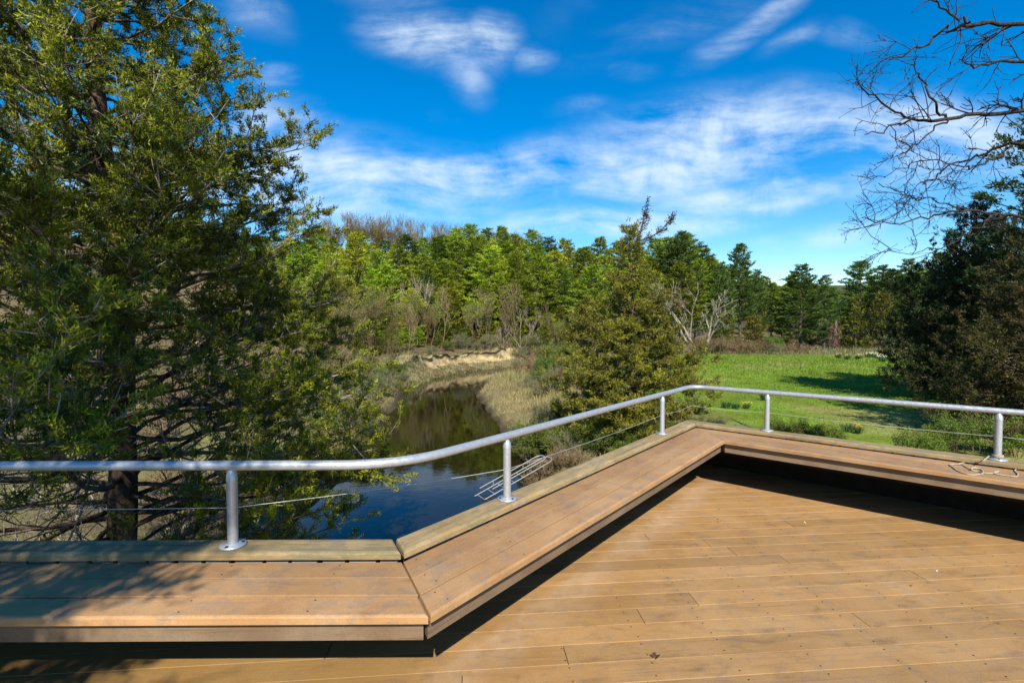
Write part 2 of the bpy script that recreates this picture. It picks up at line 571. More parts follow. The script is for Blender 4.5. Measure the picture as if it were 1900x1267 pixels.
def build_ground():
    tx = np.linspace(math.asinh(-900 / 25), math.asinh(900 / 25), 400)
    xs = 25 * np.sinh(tx)
    ty = np.linspace(math.asinh(-110 / 30), math.asinh(1700 / 30), 430)
    ys = 34 + 30 * np.sinh(ty)
    X, Y = np.meshgrid(xs, ys)
    x, y = X.ravel(), Y.ravel()
    z, D, side, k = terrain(x, y, True)
    col = ground_colour(x, y, D, side, k)
    nx, ny = len(xs), len(ys)
    i = np.arange((ny - 1) * nx).reshape(ny - 1, nx)[:, :-1].ravel()
    q = np.stack([i, i + 1, i + nx + 1, i + nx], 1)
    me = mesh_np('ground', np.stack([x, y, z], 1), q, ground_mat(), col, True)
    o = mobj('ground', me)
    o['kind'] = 'structure'
    o['label'] = 'green lawn and rough wooded ground around the river'
    return o


build_ground()


def water_mat():
    m, N, out = new_mat('river_water')
    pos = N.n('ShaderNodeNewGeometry').outputs['Position']
    mp = N.n('ShaderNodeMapping', {'Vector': pos, 'Scale': (0.7, 1.6, 1)}).outputs[0]
    a = N.noise(mp, 1.3, 3, 0.5, 0.4)
    b = N.noise(mp, 6.5, 3, 0.5, 0.3)
    patch = N.mr(N.noise(pos, 0.22, 3, 0.5), 0.42, 0.62, 0.15, 1.0)
    h = N.m('ADD', N.m('MULTIPLY', a, 0.7), N.m('MULTIPLY', N.m('MULTIPLY', b, 0.3), patch))
    bp = N.n('ShaderNodeBump', {'Strength': 0.07, 'Distance': 0.05, 'Height': h})
    p = N.n('ShaderNodeBsdfPrincipled', {'Base Color': (0.013, 0.009, 0.003, 1), 'Roughness': 0.02, 'IOR': 1.33, 'Specular IOR Level': 0.5,
                                         'Normal': bp.outputs[0]})
    N.t.links.new(p.outputs[0], out.inputs[0])
    return m


def build_water():
    nrm = np.stack([-RT[:, 1], RT[:, 0]], 1)
    w = (RS[:, 2] + 1.6)[:, None]
    L = RS[:, :2] + nrm * w
    R = RS[:, :2] - nrm * w
    n = len(RS)
    v = np.concatenate([np.c_[L, np.full(n, WATER_Z)], np.c_[R, np.full(n, WATER_Z)]])
    i = np.arange(n - 1)
    q = np.stack([i, i + n, i + n + 1, i + 1], 1)
    o = mobj('river', mesh_np('river', v, q, water_mat(), smooth=True))
    o['kind'] = 'structure'
    o['label'] = 'dark still river water winding between the banks'


build_water()


def sand_mat():
    m, N, out = new_mat('sandy_bank')
    at = N.n('ShaderNodeVertexColor', layer_name='Col').outputs[0]
    pos = N.n('ShaderNodeNewGeometry').outputs['Position']
    a = N.noise(pos, 1.4, 8, 0.68, 0.4)
    f = N.noise(pos, 9.0, 6, 0.7)
    k = N.m('MULTIPLY', N.mr(a, 0.3, 0.7, 0.72, 1.25), N.mr(f, 0.3, 0.7, 0.8, 1.2))
    c = N.n('ShaderNodeHueSaturation', {'Value': k, 'Color': at}).outputs[0]
    bp = N.n('ShaderNodeBump', {'Strength': 0.8, 'Distance': 0.2, 'Height': N.m('ADD', a, f)})
    p = N.n('ShaderNodeBsdfPrincipled', {'Base Color': c, 'Roughness': 0.95, 'Specular IOR Level': 0.1, 'Normal': bp.outputs[0]})
    N.t.links.new(p.outputs[0], out.inputs[0])
    return m


def build_eroded_bank():
    """the cut sandy face on the outer side of the bend, with a turf lip"""
    ks = np.where((RS[:, 1] > 44) & (RS[:, 1] < 68) & (RS[:, 0] < 6))[0]
    pts = RS[ks]
    s = np.linspace(0, len(pts) - 1, 150)
    C = np.stack([np.interp(s, np.arange(len(pts)), pts[:, i]) for i in range(3)], 1)
    T = unit(np.gradient(C[:, :2], axis=0))
    Nn = np.stack([-T[:, 1], T[:, 0]], 1)
    u = np.linspace(0, 1, len(s))
    prof = np.linspace(0, 1, 26)
    V, K = [], []
    H = 2.0 + 0.22 * np.sin(u * 9.0) + 0.16 * np.sin(u * 31 + 1) + 0.10 * np.sin(u * 73)
    H = H * sstep(0.0, 0.14, u) * sstep(1.0, 0.90, u) + 0.35
    cut = sstep(0.26, 0.36, u + 0.04 * np.sin(u * 60)) * sstep(0.90, 0.82, u)
    sand, straw, soil_shade, turf = np.array([0.52, 0.40, 0.21]), np.array([0.34, 0.28, 0.15]), np.array([0.045, 0.033, 0.02]), np.array([0.20, 0.18, 0.075])
    for j, p in enumerate(prof):
        foot = -0.5 + 1.9 * np.minimum(p / 0.55, 1.0)
        lip = np.where(p > 0.55, (p - 0.55) / 0.45, 0)
        off = foot + np.where(p > 0.55, 0.25 * sstep(0, 0.45, lip) - 0.22 * np.exp(-((lip - 0.62) / 0.1) ** 2) * cut + np.maximum(lip - 0.66, 0) / 0.34 * 2.6, 0)
        talus = 0.42 * H * np.minimum(p / 0.55, 1.0) ** 1.3
        z = WATER_Z - 0.15 + talus + np.where(p > 0.55, (H - 0.42 * H) * sstep(0.0, 0.7, lip), 0)
        x = C[:, 0] + Nn[:, 0] * (C[:, 2] + off)
        y = C[:, 1] + Nn[:, 1] * (C[:, 2] + off)
        jig = fnoise(x * 1.0, y + z * 2, 2.2, 21) * 0.26 + fnoise(x, y + z, 5.0, 22) * 0.12
        x = x + Nn[:, 0] * jig
        y = y + Nn[:, 1] * jig
        z = z + fnoise(x, y, 2.6, 23) * 0.09 - (0.5 * sstep(0.9, 1.0, p))
        V.append(np.stack([x, y, z], 1))
        c = np.where((cut * (p > 0.5) * (p < 0.86))[:, None] > 0.5, sand, straw)
        c = np.where(((u > 0.2) & (u < 0.92) & (p > 0.79) & (p < 0.885) & (fnoise(x, y, 1.6, 27) + 0.5 * fnoise(x, y, 5.0, 28) > -0.15))[:, None], soil_shade, c)  # dark strip below the turf lip: bare soil plus painted undercut shade
        c = np.where(np.full((len(s), 1), p > 0.88), turf, c)
        mixn = np.clip(0.5 + 0.8 * fnoise(x * 1.0, y + z * 3, 1.7, 24), 0, 1)[:, None]
        if p < 0.55:
            c = straw * mixn + np.array([0.20, 0.16, 0.09]) * (1 - mixn)
        K.append(np.clip(c, 0, 1))
    r = np.random.default_rng(55)
    allv, kk = np.concatenate(V), np.concatenate(K)
    pr = np.repeat(prof, len(s))
    cu = np.tile(cut, len(prof))
    pick = np.where(r.uniform(size=len(allv)) < np.where(pr > 0.86, 1.0, np.where((cu > 0.5) & (pr > 0.5), 0.04, 0.55)))[0]
    pick = np.repeat(pick, 4)
    gp = allv[pick] + r.normal(size=(len(pick), 3)) * np.array([0.16, 0.16, 0.03])
    gc = np.where(r.uniform(size=(len(pick), 1)) < 0.3, np.array([[0.15, 0.18, 0.045]]), np.array([[0.31, 0.26, 0.13]])) * r.uniform(0.6, 1.2, (len(pick), 1))
    G = Acc()
    G.blades(gp, np.stack([r.normal(0, 0.5, len(pick)), r.normal(0, 0.5, len(pick)), np.ones(len(pick))], 1), r.uniform(0.15, 0.5, len(pick)), 0.06, gc, r)
    go = mobj('bank_grass', G.mesh('bank_grass', M_GRASS))
    go['kind'] = 'stuff'
    tag(go, 'dry grass tufts growing over the eroded river bank', 'grass')
    ns = len(s)
    i = np.arange((len(prof) - 1) * ns).reshape(-1, ns)[:, :-1].ravel()
    q = np.stack([i, i + 1, i + ns + 1, i + ns], 1)
    o = mobj('river_bank', mesh_np('river_bank', np.concatenate(V), q, sand_mat(), np.concatenate(K), True))
    o['kind'] = 'structure'
    o['label'] = 'eroded sandy river bank with a turf lip at the bend'


build_eroded_bank()

# ------------------------------------------------------------------ deck, bench, parapet, handrail
SEAT_Z, CAP_Z, RAIL_Z = 0.53, 0.58, 0.97
C1 = on_z(797, 1141, SEAT_Z)[:2]
C2 = on_z(1343.6, 817, SEAT_Z)[:2]
d2 = unit(C2 - C1)
d3 = np.array([d2[1], -d2[0]])
a1 = math.atan2(d2[1], d2[0]) - math.radians(49.6)
d1 = np.array([math.cos(a1), math.sin(a1)])
n1, n2, n3 = [np.array([-d[1], d[0]]) for d in (d1, d2, d3)]     # outward (away from the deck)
C0 = C1 - d1 * 4.6
C3 = C2 + d3 * 5.0
DIRS, NRM = [d1, d2, d3], [n1, n2, n3]


def isect(p, d, q, e):
    A = np.array([[d[0], -e[0]], [d[1], -e[1]]])
    t = np.linalg.solve(A, q - p)
    return p + d * t[0]


def off_line(o):
    """the zigzag line shifted outward by o: four corner points"""
    a = isect(C1 + n1 * o, d1, C1 + n2 * o, d2)
    b = isect(C2 + n2 * o, d2, C2 + n3 * o, d3)
    return [C0 + n1 * o, a, b, C3 + n3 * o]


def inset(poly, o):
    n = len(poly)
    out = []
    for i in range(n):
        p0, p1, p2 = poly[i - 1], poly[i], poly[(i + 1) % n]
        e1, e2 = unit(p1 - p0), unit(p2 - p1)
        m1, m2 = np.array([-e1[1], e1[0]]), np.array([-e2[1], e2[0]])
        if abs(e1[0] * e2[1] - e1[1] * e2[0]) < 1e-4:
            out.append(p1 + m1 * o)
        else:
            out.append(isect(p1 + m1 * o, e1, p1 + m2 * o, e2))
    return out


def area(poly):
    p = np.asarray(poly)
    return 0.5 * np.sum(p[:, 0] * np.roll(p[:, 1], -1) - np.roll(p[:, 0], -1) * p[:, 1])


def plank(name, poly, ztop, thick, ang, mat, parent, ch=0.004):
    """board cut to a plan outline, softened along its top edges; local x runs along the board"""
    poly = [np.asarray(p, float) for p in poly]
    if area(poly) < 0:
        poly = poly[::-1]
    org = np.mean(poly, 0)
    top = inset(poly, ch)
    mid = inset(poly, ch * 0.3)
    c, s = math.cos(-ang), math.sin(-ang)
    loc = lambda p, z: ((p[0] - org[0]) * c - (p[1] - org[1]) * s, (p[0] - org[0]) * s + (p[1] - org[1]) * c, z)
    n = len(poly)
    v = [loc(p, 0) for p in top] + [loc(p, -ch * 0.35) for p in mid] + [loc(p, -ch) for p in poly] + [loc(p, -thick) for p in poly]
    f = [tuple(range(n)), tuple(range(4 * n - 1, 3 * n - 1, -1))]
    for r in range(3):
        for i in range(n):
            j = (i + 1) % n
            f.append((r * n + i, (r + 1) * n + i, (r + 1) * n + j, r * n + j))
    o = poly_obj(name, v, f, mat, parent)
    o.location = (org[0], org[1], ztop)
    o.rotation_euler = (0, 0, ang)
    return o


def clip(poly, p, n):
    """keep the part of a convex polygon where (x-p).n <= 0"""
    out = []
    for i in range(len(poly)):
        a, b = poly[i], poly[(i + 1) % len(poly)]
        da, db = np.dot(a - p, n), np.dot(b - p, n)
        if da <= 0:
            out.append(a)
        if (da < 0 < db) or (db < 0 < da):
            out.append(a + (b - a) * (da / (da - db)))
    return out


L_DRIP = off_line(0.42)
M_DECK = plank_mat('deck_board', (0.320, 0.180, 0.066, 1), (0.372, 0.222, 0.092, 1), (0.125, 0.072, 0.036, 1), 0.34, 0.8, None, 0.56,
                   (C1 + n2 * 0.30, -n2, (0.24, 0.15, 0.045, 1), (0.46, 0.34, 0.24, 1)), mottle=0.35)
M_SEAT = plank_mat('seat_board', (0.325, 0.180, 0.076, 1), (0.385, 0.230, 0.108, 1), (0.16, 0.09, 0.045, 1), 0.25, 0.7, None, 0.68, mottle=0.6)
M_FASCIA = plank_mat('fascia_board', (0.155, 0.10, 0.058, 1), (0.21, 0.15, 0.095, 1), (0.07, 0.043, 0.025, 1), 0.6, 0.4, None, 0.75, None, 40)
M_CAP = plank_mat('cap_board', (0.275, 0.185, 0.080, 1), (0.345, 0.255, 0.135, 1), (0.11, 0.07, 0.035, 1), 1.0, 0.6, (0.175, 0.155, 0.078, 1), 0.82, None, 34, mottle=0.7)
M_GREY = plank_mat('weathered_slat', (0.24, 0.21, 0.17, 1), (0.30, 0.27, 0.22, 1), (0.12, 0.10, 0.08, 1), 0.6, 0.3, None, 0.85)
M_FRAME = plain_mat('deck_frame', (0.11, 0.075, 0.045), 0.85, 0, 0.3, 12)
M_METAL = plain_mat('galvanised_steel', (0.46, 0.48, 0.51), 0.40, 0.55, 0.05, 40)
M_DARK = plain_mat('shade_black', (0.018, 0.014, 0.011), 0.9, 0, 0.3, 12, 0.1)  # near-black colour stands in for the shade under the bench
M_SCREW = plain_mat('screw_head', (0.02, 0.016, 0.012), 0.7, 0.3, 0.1, 20)
M_ALU = plain_mat('aluminium', (0.33, 0.32, 0.29), 0.5, 0.4, 0.1, 20)
M_ROPE = plain_mat('rope', (0.36, 0.32, 0.23), 0.9, 0, 0.3, 180)
M_CABLE = plain_mat('cable', (0.55, 0.55, 0.55), 0.45, 0.5, 0.1, 60)


def build_deck():
    deck = thing('viewing_deck', 'brown composite board deck raised above the river bank', 'deck', (0, 0, 0))
    out = off_line(1.02)
    ab = math.atan2(d2[1], d2[0]) - math.radians(45.2)
    bu, bv = np.array([math.cos(ab), math.sin(ab)]), np.array([-math.sin(ab), math.cos(ab)])
    seam_ref = on_z(1100, 1160.5, 0.0)[:2]
    pitch, gap = 0.1425, 0.0036
    v0 = np.dot(seam_ref, bv)
    joints = {}
    for px, py in [(1200, 995), (1310, 1005), (1452, 1034), (1459, 968), (1287, 1110), (1599, 1150), (1802, 1033), (1759, 968), (1898, 1152), (1368, 904), (1499, 931), (1050, 1214)]:
        p = on_z(px, py, 0)[:2]
        joints.setdefault(int(math.floor((np.dot(p, bv) - v0) / pitch)), []).append(float(np.dot(p, bu)))
    rng = random.Random(4)
    screws = []
    r0 = int(math.floor((-1.5 - v0) / pitch))
    r1 = int(math.ceil((7.6 - v0) / pitch))
    for r in range(r0, r1):
        va, vb = v0 + r * pitch + gap / 2, v0 + (r + 1) * pitch - gap / 2
        js = sorted(joints.get(r, []))
        cuts = list(js)
        u = (js[0] if js else rng.uniform(-1, 2)) - rng.uniform(2.6, 3.7)
        while u > -6:
            cuts.append(u)
            u -= rng.uniform(2.8, 3.7)
        u = (js[-1] if js else cuts[0] if cuts else 0) + rng.uniform(2.6, 3.7)
        while u < 8:
            cuts.append(u)
            u += rng.uniform(2.8, 3.7)
        cuts = sorted(cuts)
        edges = [-6.0] + cuts + [9.0]
        for ua, ub in zip(edges[:-1], edges[1:]):
            if ub - ua < 0.1:
                continue
            poly = [bu * (ua + 0.0015) + bv * va, bu * (ub - 0.0015) + bv * va, bu * (ub - 0.0015) + bv * vb, bu * (ua + 0.0015) + bv * vb]
            poly = clip(poly, out[2], n3)
            mid = 0.5 * (va + vb)
            if not poly:
                continue
            if mid > np.dot(out[1], bv) - 0.1:
                poly = clip(poly, out[1], n2)
            if len(poly) < 3 or abs(area(poly)) < 0.003:
                continue
            q = [poly[0]]
            for p in poly[1:]:
                if np.linalg.norm(p - q[-1]) > 0.006:
                    q.append(p)
            if np.linalg.norm(q[0] - q[-1]) < 0.006:
                q.pop()
            if len(q) < 3:
                continue
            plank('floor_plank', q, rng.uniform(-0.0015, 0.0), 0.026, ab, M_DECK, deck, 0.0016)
        for s in np.arange(-4, 8, 0.406):
            for vv in (va + 0.027, vb - 0.027):
                p = bu * (s + rng.uniform(-0.008, 0.008)) + bv * (vv + rng.uniform(-0.004, 0.004))
                if np.dot(p - C2, n3) < -0.05 and (np.dot(p - C1, n2) < -0.05 or np.dot(p - C1, n1) < -0.05) and p[1] > 0.6:
                    screws.append((p[0], p[1], 0.0))
    add_screws(screws, deck)
    # framing: rim boards, joists and posts down to the ground
    for i in range(3):
        a, b = out[i], out[i + 1]
        sh = NRM[i] * 0.04
        plank('rim_joist', [a, b, b + sh, a + sh], -0.03, 0.24, math.atan2(DIRS[i][1], DIRS[i][0]), M_FRAME, deck)
    for s in np.arange(-3.6, 6.2, 1.2):
        a, b = bu * s + bv * -1.4, bu * s + bv * 6.5
        poly = clip(clip([a, a + bu * 0.045, b + bu * 0.045, b], out[2] - n3 * 0.02, n3), out[1] - n2 * 0.02, n2) if s > 0.2 else [a, a + bu * 0.045, bu * (s + 0.045) + bv * (np.dot(out[1], bv) - 0.7), bu * s + bv * (np.dot(out[1], bv) - 0.7)]
        if len(poly) >= 3 and abs(area(poly)) > 0.01:
            plank('joist', poly, -0.031, 0.2, ab + math.pi / 2, M_FRAME, deck)
    for p in [out[0] * 0.6 + out[1] * 0.4, out[1] - n2 * 0.1, 0.5 * (out[1] + out[2]), out[2] - d2 * 0.15, 0.5 * (out[2] + out[3]), out[3], np.array([-3.4, -1.2]), np.array([0, -1.2]), np.array([3.5, -1.2])]:
        p = p - 0.12 * unit(p - np.array([1.0, 1.5]))
        g = terrain(p[0], p[1]) - 0.3
        e = 0.07
        plank('support_post', [p + np.array(k) for k in ((-e, -e), (e, -e), (e, e), (-e, e))], -0.235, -0.235 - g, 0.0, M_FRAME, deck)


def add_screws(pts, parent, z=0.0, rad=0.0042):
    pts = np.asarray(pts, float)
    n = len(pts)
    k = np.arange(6) * math.pi / 3
    ring = np.stack([np.cos(k) * rad, np.sin(k) * rad, np.zeros(6)], 1)
    v = (pts[:, None] + ring[None] + np.array([0, 0, z + 0.0008])).reshape(-1, 3)
    b = (np.arange(n) * 6)[:, None]
    q = np.concatenate([b + np.array([[0, 1, 2, 3]]), b + np.array([[0, 3, 4, 5]])])
    o = mobj('screw_heads', mesh_np('screw_heads', v, q, M_SCREW), parent)
    o['kind'] = 'stuff'


def build_bench():
    be = thing('built_in_bench', 'low built-in plank bench zigzagging along the deck edge', 'bench', (C1[0], C1[1], 0))
    be.location = (0, 0, 0)
    rng = random.Random(8)
    w, gap = 0.1370, 0.0055
    scr = []
    for sec in range(3):
        ang = math.atan2(DIRS[sec][1], DIRS[sec][0])
        for j in range(3):
            a, b = off_line(j * (w + gap)), off_line(j * (w + gap) + w)
            g = 0.003 if sec != 1 else 0.0
            d = DIRS[sec]
            p = [a[sec], a[sec + 1], b[sec + 1], b[sec]]
            e0 = 0.005 if sec == 1 else 0.0
            e1 = 0.005 if sec == 0 else 0.0
            p = [p[0] + d * e0, p[1] - d * e1, p[2] - d * e1, p[3] + d * e0]
            plank('seat_plank', p, SEAT_Z + rng.uniform(-0.001, 0.001), 0.034, ang, M_SEAT, be, 0.009 if j == 0 else 0.0015)
            L = np.linalg.norm(a[sec + 1] - a[sec])
            for s in np.arange(0.12, L, 0.5):
                for t in (0.03, w - 0.03):
                    q = a[sec] + d * s + NRM[sec] * t
                    scr.append((q[0], q[1], SEAT_Z))
        # fascia board set back under the seat edge
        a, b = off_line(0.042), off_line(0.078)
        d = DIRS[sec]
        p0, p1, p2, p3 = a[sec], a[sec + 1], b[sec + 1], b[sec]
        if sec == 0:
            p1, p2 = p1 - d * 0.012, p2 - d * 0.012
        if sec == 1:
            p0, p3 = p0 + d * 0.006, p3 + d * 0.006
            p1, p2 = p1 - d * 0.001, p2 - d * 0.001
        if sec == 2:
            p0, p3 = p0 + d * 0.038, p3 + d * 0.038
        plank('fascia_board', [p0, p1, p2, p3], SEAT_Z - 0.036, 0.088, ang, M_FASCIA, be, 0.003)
        # cantilever brackets
        a, b = off_line(0.10), off_line(0.52)
        L = np.linalg.norm(a[sec + 1] - a[sec])
        for s in np.arange(0.35, L - 0.2, 0.8):
            p = a[sec] + d * s
            q = p + NRM[sec] * 0.36
            plank('bracket', [p, p + d * 0.04, q + d * 0.04, q], SEAT_Z - 0.036, 0.085, ang + math.pi / 2, M_FRAME, be)
    add_screws([s for s in scr if s[1] > 0.5], be, 0.0)


def build_parapet():
    pa = thing('parapet', 'weathered timber parapet with thick cap boards behind the bench', 'parapet')
    for sec in range(3):
        d, ang = DIRS[sec], math.atan2(DIRS[sec][1], DIRS[sec][0])
        a, b = off_line(0.418), off_line(0.566)
        p = [a[sec], a[sec + 1], b[sec + 1], b[sec]]
        if sec == 0:
            p[1], p[2] = p[1] - d * 0.009, p[2] - d * 0.013
        if sec == 1:
            p[0], p[3] = p[0] + d * 0.009, p[3] + d * 0.005
            p[1], p[2] = p[1] - d * 0.003, p[2] - d * 0.003
        if sec == 2:
            p[0], p[3] = p[0] + d * 0.003, p[3] + d * 0.003
        plank('cap_board', p, CAP_Z, 0.036, ang, M_CAP, pa, 0.013)
        a = off_line(0.445)
        L = np.linalg.norm(a[sec + 1] - a[sec])
        rng = random.Random(sec)
        s = 0.05
        while s < L - 0.1:
            w = rng.uniform(0.10, 0.135)
            p = a[sec] + d * s
            q = p + d * min(w, L - 0.02 - s)
            plank('slat', [p, q, q + NRM[sec] * 0.02, p + NRM[sec] * 0.02], CAP_Z - 0.0362, 0.12, ang, M_GREY, pa, 0.002)
            s += w + rng.uniform(0.012, 0.03)
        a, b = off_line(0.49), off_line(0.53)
        plank('shade_backing', [a[sec], a[sec + 1], b[sec + 1], b[sec]], CAP_Z - 0.0365, CAP_Z - 0.0365 - 0.30, ang, M_DARK, pa, 0.002)  # added near-black board that darkens the space behind the seat
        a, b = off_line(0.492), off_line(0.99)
        plank('shade_ledge', [a[sec], a[sec + 1], b[sec + 1], b[sec]], 0.298, 0.03, ang, M_DARK, pa, 0.002)  # added shelf, hidden from above, keeps sky light out from under the bench
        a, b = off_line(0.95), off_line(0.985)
        plank('shade_skirt', [a[sec], a[sec + 1], b[sec + 1], b[sec]], 0.267, 0.265, ang, M_DARK, pa, 0.002)  # added black skirt that shuts the back of the bench to light


def build_handrail():
    hr = thing('handrail', 'galvanised tubular steel handrail bolted along the parapet cap', 'handrail')
    line = off_line(0.492)
    # the rail tube with rounded bends
    P = [line[0]]
    for i, rad in ((1, 0.30), (2, 0.16)):
        da, db = DIRS[i - 1], DIRS[i]
        p0, p1, p2 = line[i] - da * rad, line[i], line[i] + db * rad
        for t in np.linspace(0, 1, 9):
            P.append((1 - t) ** 2 * p0 + 2 * t * (1 - t) * p1 + t * t * p2)
    P.append(line[3])
    pts = []
    for a, b in zip(P[:-1], P[1:]):
        n = max(1, int(np.linalg.norm(b - a) / 0.25))
        for k in range(n):
            pts.append(a + (b - a) * k / n)
    pts.append(P[-1])
    pts = np.array([(p[0], p[1], RAIL_Z) for p in pts])
    A = Acc()
    A.tube(pts, 0.0235, (0.6, 0.6, 0.6), 20)
    mobj('rail', A.mesh('rail', M_METAL, True), hr)
    posts = [(432, 1012, 0), (938, 925, 1), (1231, 805, 1), (1426, 797, 2), (1848, 848, 2)]
    spots = []
    for px, py, sec in posts:
        p = on_z(px, py, CAP_Z)[:2]
        s = np.dot(p - line[sec], DIRS[sec])
        spots.append((line[sec] + DIRS[sec] * s, sec))
    spots.append((line[0] + d1 * 0.4, 0))
    A = Acc()
    ztop = RAIL_Z - CAP_Z - 0.012
    A.tube([(0, 0, 0.008), (0, 0, 0.2), (0, 0, ztop - 0.06)], 0.0240, (0.6, 0.6, 0.6), 20)
    A.tube([(0, 0, ztop - 0.0595), (0, 0, ztop - 0.03), (0, 0, ztop)], [0.0262, 0.024, 0.010], (0.6, 0.6, 0.6), 20)
    pm = A.mesh('post', M_METAL, True)
    A = Acc()
    prof = [(0.0, 0.0005), (0.058, 0.001), (0.06, 0.004), (0.058, 0.010), (0.034, 0.0125), (0.030, 0.018), (0.0262, 0.019)]
    A.tube([(0, 0, z) for r, z in prof], [max(r, 0.0005) for r, z in prof], (0.6, 0.6, 0.6), 24)
    fm = A.mesh('base_plate', M_METAL, False)
    A = Acc()
    A.tube([(0, 0, 0.010), (0, 0, 0.015), (0, 0, 0.0155)], [0.008, 0.008, 0.0005], (0.3, 0.3, 0.3), 6)
    bm = A.mesh('bolt', M_SCREW, False)
    for p, sec in spots:
        o = mobj('post', pm, hr)
        o.location = (p[0], p[1], CAP_Z)
        f = mobj('base_plate', fm, o)
        for k in range(3):
            b = mobj('bolt', bm, o)
            an = k * 2.094 + 0.4 + sec
            b.location = (0.044 * math.cos(an), 0.044 * math.sin(an), 0.0)
    # thin cable strung through the posts
    cz = 0.765
    path = [spots[5][0], spots[0][0], spots[1][0], spots[2][0], line[2] - d2 * 0.05 - n2 * 0.02, spots[3][0], spots[4][0], line[3]]
    A = Acc()
    for i in range(len(path) - 1):
        seg = np.array([np.r_[path[i] + (path[i + 1] - path[i]) * t, cz - 0.012 * math.sin(math.pi * t)] for t in np.linspace(0, 1, 12)])
        A.tube(seg, 0.0016, (0.5, 0.5, 0.5), 6)
    mobj('cable', A.mesh('cable', M_CABLE, True), hr)


build_deck()
build_bench()
build_parapet()
build_handrail()


# ------------------------------------------------------------------ trees
def limb_path(rng, start, az, length, rise, curl, n=9, wob=0.07):
    t = np.linspace(0, 1, n)
    h = np.array([math.cos(az), math.sin(az), 0])
    side = np.array([-math.sin(az), math.cos(az), 0])
    z = length * (rise * t + curl * t * t)
    w = np.cumsum(rng.normal(0, wob, n)) * length / n * 2.2
    w2 = np.cumsum(rng.normal(0, wob, n)) * length / n * 1.6
    p = start + h * (length * t)[:, None] + side * (w - w[0])[:, None]
    p[:, 2] += z + (w2 - w2[0])
    return p


def along(p, t):
    n = len(p) - 1
    x = np.clip(np.asarray(t) * n, 0, n - 1e-6)
    i = x.astype(int)
    f = (x - i)[:, None]
    return p[i] * (1 - f) + p[i + 1] * f, unit(p[i + 1] - p[i])


